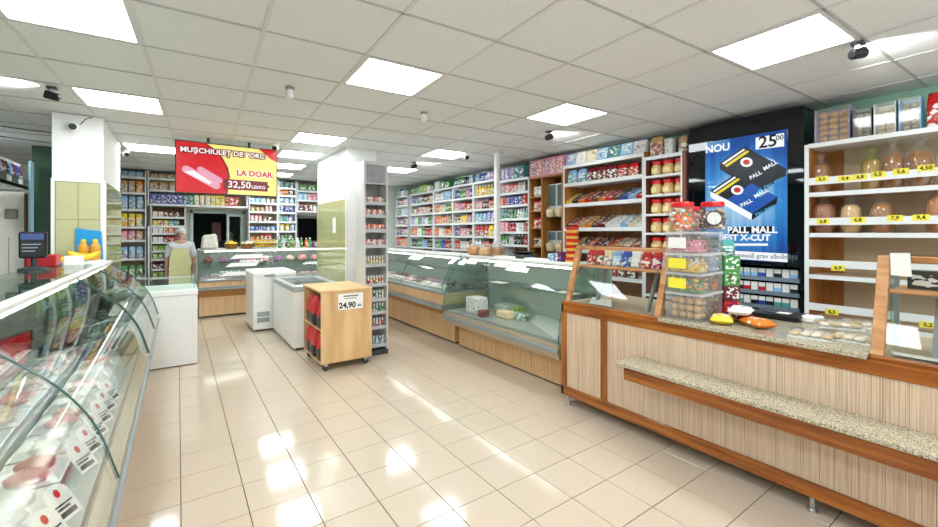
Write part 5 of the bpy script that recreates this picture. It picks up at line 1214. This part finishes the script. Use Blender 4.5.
# wood-fronted right case: packs and trays
for r, s in enumerate((.22, .45)):
    for k in range(11):
        i = PR.choice([0, 2, 3, 4, 5]); meat_tray((2.82+s, 4.86+k*.29, .7205), math.pi/2+PR.uniform(-.1, .1), i, '%s meat tray, %s from near end, %s row of right wood-fronted case' % (MC[i], ORDN[k], rowname[r]), 'meat trays in the right wood-fronted case', 1.05)
for k in range(10):
    i = PR.choice([5, 5, 3, 2, 0]); meat_tray((.45+k*.235, 8.55+.2, .6705), PR.uniform(-.1, .1), i, '%s meat tray, %s from left on floor of far counter case' % (MC[i], ORDN[k]), 'meat trays in the far counter case')
for k in range(10):
    i = PR.choice([5, 5, 3, 2, 0]); o = place(MEAT[i][0], 'meat_joint', (.45+k*.235, 8.55+.43, .9585), PR.uniform(0, 3), (1.0, 1.0, 1.5)); tag(o, '%s meat joint, %s from left on glass shelf of far counter case' % (MC[i], ORDN[k]), 'meat joint', 'meat joints in the far counter case')
BC = arc_glass(BP)
for u, v, lab in ((248, 257, 'upper white card in the far counter glass'), (243, 265, 'middle white card in the far counter glass'), (238, 274, 'lower white card in the far counter glass')):
    yy = 8.55; x_ = xat(u, yy); d_ = x_*math.sin(YAW)+yy*math.cos(YAW); z_ = CAMH+(HORY-v)*d_/FPX
    gs = lambda q: next(a[0]+(b[0]-a[0])*(q-a[1])/(b[1]-a[1]) for a, b in zip(BC, BC[1:]) if a[1] <= q <= b[1])-.004
    ya_, yb_ = yy+gs(z_-.03), yy+gs(z_+.04)
    sheet('white_card', [(x_-.28, ya_, z_-.03), (x_+.22, ya_, z_-.03), (x_+.28, yb_, z_+.04), (x_-.18, yb_, z_+.04)], .002, lab, group='white cards in the far counter glass')

# ------------------------------------------------------------------ goods on top of the cheese case
ZC = 1.1905
for k, (u, c, lab) in enumerate(((474, 0, 'long tan loaf bag at left on top of the cheese case'), (486, 2, 'pale loaf bag second from left on top of the cheese case'), (497, 1, 'brown loaf bag beside the white pole on top of cheese case'))):
    x_ = 3.38; y_ = yat(u, x_); t = thing('bagged_bread', lab, 'bread', (x_, y_, ZC), 'loaves on top of the cheese case')
    place(LOAF[c], 'loaf', (0, 0, .003), PR.uniform(0, 3), (1, 1.1, .95), parent=t); place(BAGF[k], 'plastic_bag', (0, 0, 0), 0, (1.05, 1.15, .8), parent=t)
x_ = 3.4; y_ = yat(523, x_)
x_ = 3.47; y_ = yat(523, x_); t = thing('scale_pan', 'black weighing scale on top of the cheese case', 'scale', (x_, y_, ZC))
MB().box(-.12, .12, -.14, .14, 0, .05).build('body', darkgrey, t, local=True, bevel=.01); MB().lathe([(.1, .05), (.15, .075), (.155, .08), (.1, .068)], 18, sx=.8).build('pan', black, t, local=True, smooth=True)
for u, w_, lab in ((540, .16, 'white paper roll pack on top of the cheese case'), (507, .14, 'white folded paper stack left of the black scale')):
    y_ = yat(u, 3.3); one(MB().box(3.2, 3.32, y_-w_, y_+w_, ZC, ZC+.03), 'paper_stack', white_card, lab, 'paper stack', bevel=.006, loc=(3.26, y_, ZC))
put('carton', 'purple', (3.3, yat(560, 3.3), ZC), -math.pi/2, 'purple carton beside the tall cup tower', None, (1, 1, .75)); put('carton', 'sky', (3.3, yat(553, 3.3), ZC), -math.pi/2, 'pale blue carton left of the purple carton', None, (1, 1, .6))
t = thing('cup_tower', 'tall tower of red and gold cups beside the counter vitrine', 'cup tower', (3.33, 2.9, ZC))
for k in range(12): MB().lathe([(.05, k*.031), (.062, k*.031+.004), (.066, k*.031+.027), (.05, k*.031+.03)], 14).build('cup', mat('cup_red' if k % 2 else 'cup_gold', (.8, .16, .1) if k % 2 else (.92, .72, .3), .35, var=.2, vscale=60), t, local=True, smooth=True)

# ------------------------------------------------------------------ products on the narrow rack
RC = [['red', 'tan', 'white'], ['red', 'cream'], ['red', 'orange'], ['red', 'white'], ['orange', 'yellow'], ['orange', 'red'], ['white', 'green'], ['green', 'teal'], ['red', 'pink'], ['white', 'sky']]
for l, z in enumerate(RACKZ):
    for k in range(7):
        c = RC[l][k % len(RC[l])]; kd = 'packet' if l < 4 else 'vial'
        if kd == 'packet': put('packet', c, (rx0+.045+k*.037, ry0+.075, z+.0125), 0, '%s pack, %s from left, %s shelf of narrow rack' % (WORD.get(c, c), ORDN[k], (LEVEL+['bottom'])[l]), 'packs on the narrow rack', (.33, .8, 1.05))
        else: put('vial', c, (rx0+.045+k*.037, ry0+.07, z+.0125), 0, '%s slim tube, %s from left, %s shelf of narrow rack' % (WORD.get(c, c), ORDN[k], (LEVEL+['bottom'])[l]), 'tubes on the narrow rack', (1.1, 1.1, 1.3))

# ------------------------------------------------------------------ left side clutter on and behind the far deli case
ZL = 1.2155
# bottle shelf high on the left
bsx0, bsx1 = -1.95, -1.555
t = thing('bottle_shelf', 'grey metal shelf of bottles high at the far left', 'shelf', (-1.75, 6.5, 2.04))
MB().box(bsx0, bsx1, 5.3, 7.55, 2.05, 2.08).build('board', steel, t); MB().box(bsx1-.012, bsx1, 5.3, 7.55, 2.04, 2.17).build('front_panel', steel, t)
for k in range(5): MB().box(bsx1, bsx1+.004, 5.45+k*.42, 5.6+k*.42, 2.09, 2.15).build('tag_holder', white_card, t)
for y in (5.4, 7.45): MB().box(-1.96, -1.93, y, y+.04, 2.05, CEIL-.005).build('hanger', steel, t)
for k in range(18):
    c = ['purple', 'blue', 'maroon', 'sky', 'black', 'brown', 'lilac', 'red'][k % 8]
    put('bottle', c, (-1.63, 7.47-k*.12, 2.081), math.pi/2, '%s bottle, %s from the far end of the high left shelf' % (WORD.get(c, c), ORDN[k]), 'bottles on the high left shelf', (1.1, 1.1, 1.25))
# scale display on a post, standing on the deli case
x_, y_ = -.93, xat(34, 1) and 4.75
x_ = xat(33, 4.5)
x_ = max(x_, -.9); t = thing('scale_display', 'black customer scale display on a post above the deli case', 'scale display', (x_, 4.5, ZL))
MB().tube([(x_, 4.5, ZL+.004), (x_, 4.5, 1.36)], .018, 10).build('post', darkgrey, t, smooth=True)
MB().lathe([(.09, 0), (.09, .015), (.03, .03)], 14, (x_, 4.5, ZL)).build('foot', darkgrey, t, smooth=True)
hd_ = MB().box(x_-.075, x_+.075, 4.46, 4.51, 1.31, 1.51).build('display_head', black, t, bevel=.01)
MB().box(x_-.062, x_+.062, 4.456, 4.461, 1.45, 1.495).build('lit_strip', em('display_blue', (.3, .45, .75), .4), hd_)
for k in range(3): MB().box(x_-.055, x_+.045-k*.015, 4.456, 4.461, 1.41-k*.025, 1.418-k*.025).build('print_line', mat('print_pale', (.6, .65, .7), .5, var=0), hd_)
x_ = xat(44, 4.95); one(MB().box(x_-.09, x_+.09, 4.86, 5.04, ZL, ZL+.1), 'red_box', mat('red_box', (.72, .07, .12), .4), 'small red box beside the scale display', 'box', bevel=.01, loc=(x_, 4.95, ZL))
# banana tray, honey bottles, blue folder on the glass top
bx_, by_ = -.76, 5.2
t = thing('banana_tray', 'white tray under the bananas on top of the deli case', 'tray', (bx_, by_, ZL))
MB().hexa([(-.17, -.1, 0), (.17, -.1, 0), (.17, .1, 0), (-.17, .1, 0), (-.185, -.115, .03), (.185, -.115, .03), (.185, .115, .03), (-.185, .115, .03)]).build('tray', white, t, local=True)
for k in range(6):
    o = place(BAN, 'banana', (bx_+(.05 if k % 2 else -.05), by_-.07+(k//2)*.06, ZL+.034+(k % 2)*.03), 0, (1.35, 1.35, 1.35), rot=(math.radians(PR.uniform(-14, 14)), 0, PR.uniform(-.15, .15)+(math.pi if k % 2 else 0)))
    tag(o, '%s banana from the front in the tray on the left deli case' % ORDN[k], 'banana', 'bananas on the left deli case')
sheet('price_card', [(-.83, 5.08, ZL), (-.70, 5.08, ZL), (-.70, 5.1, ZL+.08), (-.83, 5.1, ZL+.08)], .002, 'white price card in front of the bananas', 'price card')
honey = mat('honey', (.88, .62, .16), .15, var=.06)
for k in range(2):
    x_ = -.74+k*.085; t = thing('honey_bottle', '%s amber honey bottle with yellow cap behind the bananas' % ('left', 'right')[k], 'bottle', (x_, 5.37, ZL), 'honey bottles on the left deli case')
    MB().lathe([(.036, 0), (.04, .008), (.04, .15), (.03, .175), (.018, .19)], 12).build('body', honey, t, local=True, smooth=True)
    MB().lathe([(.022, .188), (.022, .21), (.012, .225)], 10).build('cap', mat('cap_yellow', (.9, .75, .15), .4), t, local=True, smooth=True)
sheet('blue_folder', [(-.8, 5.455, ZL), (-.6, 5.42, ZL), (-.62, 5.46, ZL+.3), (-.81, 5.475, ZL+.33)], .012, 'bright blue folder leaning against the left pillar', 'folder', mat('folder_blue', (.1, .6, .85), .4))
# telephone handset on the partition
t = thing('wall_telephone', 'white telephone handset hanging on the dark green partition', 'telephone', (-1.2, 7.72, 1.55))
MB().box(-1.24, -1.16, 7.7, 7.75, 1.6, 1.82).build('base', white, t, bevel=.01)
MB().tube([(-1.2, 7.69, 1.6), (-1.21, 7.68, 1.5), (-1.17, 7.68, 1.42), (-1.22, 7.69, 1.36)], .012, 8).build('cord', white, t, smooth=True)
# goods seen through the left pillar gap: hanging packs
# ------------------------------------------------------------------ fixtures on the ceiling
def ceil_xy(u, v, z=CEIL): return gxy(u, v, z)
def spotlight(u, v, label, aim):
    x, y = ceil_xy(u, v-3); t = thing('spotlight', label, 'spotlight', (x, y, CEIL-.005), 'small black spotlights below the ceiling')
    MB().box(-.03, .03, -.03, .03, -.012, 0).build('mount', darkgrey, t, local=True)
    MB().box(-.012, .012, -.012, .012, -.05, -.012).build('arm', steel, t, local=True)
    a = Vector(aim).normalized(); b = Vector((0, 0, -.065))
    h_ = MB().tube([tuple(b-a*.05), tuple(b-a*.04), tuple(b+a*.04)], [.02, .03, .034], 12).build('lamp_head', black, t, local=True, smooth=True)
    MB().tube([tuple(b+a*.0401), tuple(b+a*.0425)], .028, 12).build('lens', em('lens', (1, 1, .96), 3), h_, local=True)
    ld = bpy.data.lights.new('spotlight_beam', 'SPOT'); ld.energy = 9; ld.spot_size = math.radians(95); ld.spot_blend = .6; ld.shadow_soft_size = .02
    lo = bpy.data.objects.new('spotlight_beam', ld); COL.objects.link(lo); lo.parent = t; lo.location = b+a*.055; lo.rotation_euler = a.to_track_quat('-Z', 'Y').to_euler()
spotlight(52, 90, 'small spotlight bracket at upper left beside the light panel', (-1, .1, .25))
spotlight(858, 45, 'small spotlight bracket above the bread shelves', (.9, -.4, .25))
spotlight(549, 134, 'small spotlight below the chocolate-side light panel', (.8, .1, .3))
spotlight(414, 165, 'small far spotlight above the right shelving', (.8, .1, .3))
def smoke(u, v, label):
    x, y = ceil_xy(u, v); t = thing('motion_sensor', label, 'sensor', (x, y, CEIL-.004), 'small white ceiling sensors')
    MB().lathe([(.022, -.085), (.028, -.08), (.028, -.02), (.024, -.018)], 14).build('body', white, t, local=True, smooth=True); MB().lathe([(.032, -.018), (.034, 0)], 14).build('collar', grey, t, local=True, smooth=True)
smoke(290, 87, 'white cylindrical ceiling sensor left of the middle light panel'); smoke(424, 112, 'white cylindrical ceiling sensor right of the middle light panel')
def dome(loc, look, label, ceiling=True):
    t = thing('security_camera', label, 'camera', loc, 'white security cameras')
    a = Vector(look).normalized()
    MB().tube([(0, 0, 0), tuple(Vector((0, 0, -.02))) if ceiling else (0, -.02, 0)], .055, 18).build('base', white, t, local=True, smooth=True)
    c = Vector((0, 0, -.045)) if ceiling else Vector((0, -.045, 0))
    b_ = MB().ball(tuple(c), .05, 16, 10).build('ball', white, t, local=True, smooth=True)
    MB().tube([tuple(c+a*.035), tuple(c+a*.053)], .03, 16).build('lens', black, b_, local=True, smooth=True)
dome((xat(73, 5.49), 5.499, CEIL-.13), (.2, -1, -.2), 'white dome camera high on the front of the left pillar', False)
x, y = ceil_xy(467, 153); dome((x, y, CEIL-.004), (-.5, -.8, -.6), 'white dome camera below the ceiling left of the pole')
x, y = ceil_xy(275, 143); dome((x, y, CEIL-.004), (-.3, -.8, -.6), 'white dome camera at right top corner of the hanging screen')
x, y = ceil_xy(125, 150); dome((x, y, CEIL-.004), (.5, -.8, -.4), 'white ceiling camera just right of the left pillar')
# slack cables below the ceiling behind the left pillar
for k, (a, b) in enumerate((((-2.6, 6.0), (-1.05, 7.4)), ((-2.2, 5.6), (-1.0, 6.6)))):
    pts = [(a[0]+(b[0]-a[0])*i/8, a[1]+(b[1]-a[1])*i/8, CEIL-.008-.06*math.sin(math.pi*i/8)) for i in range(9)]
    one(MB().tube(pts, .006, 6), 'cable', darkgrey, ('longer', 'shorter')[k]+' slack dark cable below the ceiling behind left pillar', 'cable', smooth=True, loc=pts[0])
x_ = xat(80, 5.49); one(MB().tube([(x_, 5.49, CEIL-.1), (x_+.04, 5.488, CEIL-.04), (x_+.09, 5.487, CEIL-.012)], .004, 6), 'cable', black, 'short black cable above the pillar camera', 'cable', smooth=True, loc=(x_, 5.49, CEIL-.1))

# ------------------------------------------------------------------ people
def skin_body(nm, verts, edges, radii, mt, parent, sub=2, root=0):
    me = bpy.data.meshes.new(nm); me.from_pydata(verts, edges, []); o = bpy.data.objects.new(nm, me); COL.objects.link(o)
    sk = o.modifiers.new('skin', 'SKIN'); sv = me.skin_vertices[0].data
    for i, r in enumerate(radii): sv[i].radius = (r, r) if not isinstance(r, tuple) else r; sv[i].use_root = (i == root)
    o.modifiers.new('sub', 'SUBSURF').levels = sub
    dg = bpy.context.evaluated_depsgraph_get(); m2 = bpy.data.meshes.new_from_object(o.evaluated_get(dg)); bpy.data.objects.remove(o)
    m2.name = nm; m2.materials.clear(); m2.materials.append(mt)
    for p_ in m2.polygons: p_.use_smooth = True
    r = bpy.data.objects.new(nm, m2); COL.objects.link(r); r.parent = parent; return r
skinm = mat('skin', (.82, .63, .53), .5, var=.05)
def person(loc, rz, H, shirt, trousers, hairc, label, hat=None, apron=None):
    """standing figure facing local -y; built about the feet"""
    t = thing('person', label, 'person', loc); t.rotation_euler = (0, 0, rz); s = H/1.7
    V, E, R = [], [], []
    def add(p, r, par=None):
        V.append(tuple(q*s for q in p)); R.append(r*s if not isinstance(r, tuple) else tuple(q*s for q in r))
        if par is not None: E.append((par, len(V)-1))
        return len(V)-1
    pelv = add((0, 0, .95), (.15, .11)); wst = add((0, 0, 1.1), (.13, .1), pelv); chest = add((0, .01, 1.28), (.155, .115), wst); sh_ = add((0, .01, 1.38), (.12, .08), chest)
    nk = add((0, 0, 1.45), .052, sh_); h1 = add((0, -.015, 1.52), (.068, .075), nk); h2 = add((0, -.01, 1.6), (.078, .09), h1); add((0, 0, 1.67), (.055, .065), h2)
    for q in (-1, 1):
        hp = add((q*.09, 0, .88), .09, pelv); kn = add((q*.1, -.01, .48), .06, hp); an = add((q*.1, .01, .09), .042, kn); add((q*.11, -.13, .04), .035, an)
        s1 = add((q*.17, .01, 1.37), .058, sh_); el = add((q*.22, .02, 1.1), .043, s1); wr = add((q*.22, -.04, .87), .03, el); pm = add((q*.22, -.06, .8), (.035, .02), wr)
        for f_, (dx_, l_) in enumerate(((-.024, .07), (-.008, .08), (.008, .075), (.024, .06))):
            a_ = add((q*.22, -.06+dx_, .755), .009, pm); add((q*.215, -.065+dx_, .755-l_*.8), .008, a_)
        th = add((q*.22, -.095, .8), .01, pm); add((q*.215, -.11, .765), .009, th)
    body = skin_body('body', V, E, R, skinm, t)
    # clothing shells follow the same skeleton
    def shell(nm, sel, grow, mt):
        V2, E2, R2, mp_ = [], [], [], {}
        for i in sel: mp_[i] = len(V2); V2.append(V[i]); R2.append(tuple(x+grow*s for x in (R[i] if isinstance(R[i], tuple) else (R[i], R[i]))))
        for a, b in E:
            if a in mp_ and b in mp_: E2.append((mp_[a], mp_[b]))
        return skin_body(nm, V2, E2, R2, mt, t)
    legs = [i for i in range(len(V)) if .05*s < V[i][2] < .93*s and .05*s < abs(V[i][0]) < .15*s and V[i][1] > -.1*s]
    arms = [i for i in range(len(V)) if .16*s < abs(V[i][0]) < .24*s and V[i][2] > 1.0*s]
    shell('shirt', [pelv, wst, chest, sh_, nk]+[i for i in arms if V[i][1] > -.21*s], .014, shirt)
    shell('trousers', [pelv]+legs, .014, trousers)
    hd2 = MB().ball((0, .022*s, 1.615*s), .098*s, 14, 10, 0, (.92, 1.02, .95)).build('hair' if not hat else 'cap', hat or mat(label[:6]+'hair', hairc, .6), t, local=True, smooth=True)
    for q in (-1, 1):
        MB().ball((q*.03*s, -.098*s, 1.575*s), .011*s, 8, 6).build('eye', ink, t, local=True, smooth=True)
        MB().ball((q*.08*s, .0, 1.56*s), .022*s, 8, 6, 0, (.4, .8, 1.2)).build('ear', skinm, t, local=True, smooth=True)
    MB().ball((0, -.108*s, 1.545*s), .017*s, 8, 6, 0, (.7, 1, 1.3)).build('nose', skinm, t, local=True, smooth=True)
    MB().ball((0, -.094*s, 1.508*s), .02*s, 8, 6, 0, (1.1, .35, .3)).build('mouth', mat('lips', (.66, .36, .34), .5), t, local=True, smooth=True)
    if apron:
        MB().prism([(-.13*s, 1.3*s), (.13*s, 1.3*s), (.17*s, 1.05*s), (.18*s, .55*s), (-.18*s, .55*s), (-.17*s, 1.05*s)], lambda a, b, c: (a, c, b), -.165*s, -.155*s).build('apron', apron, t, local=True)
    return t
wcloth = mat('white_cloth', (.9, .91, .92), .7); ycloth = mat('yellow_apron', (.9, .88, .66), .7)
person((.04, 9.315, 0), -.05, 1.6, wcloth, mat('trousers_grey', (.5, .52, .55), .8), (.35, .25, .18), 'person in white top and pale yellow apron left of the far counter', hat=mat('cap_pale', (.86, .9, .92), .7), apron=ycloth)
person((xat(230, 10.75), 10.75, 0), -.15, 1.58, mat('cloth_dark', (.3, .31, .33), .8), mat('trousers_dark', (.15, .15, .17), .8), (.3, .24, .2), 'person in dark grey clothes behind the serving window')
# back-room goods seen through the window
one(MB().box(.62, .8, 10.9, 11.1, 0, 1.75), 'storage_rack', mat('rack_pink', (.7, .45, .45), .6), 'reddish storage rack in the dark room behind the serving window', 'rack', bevel=.01, loc=(.71, 11, 0))
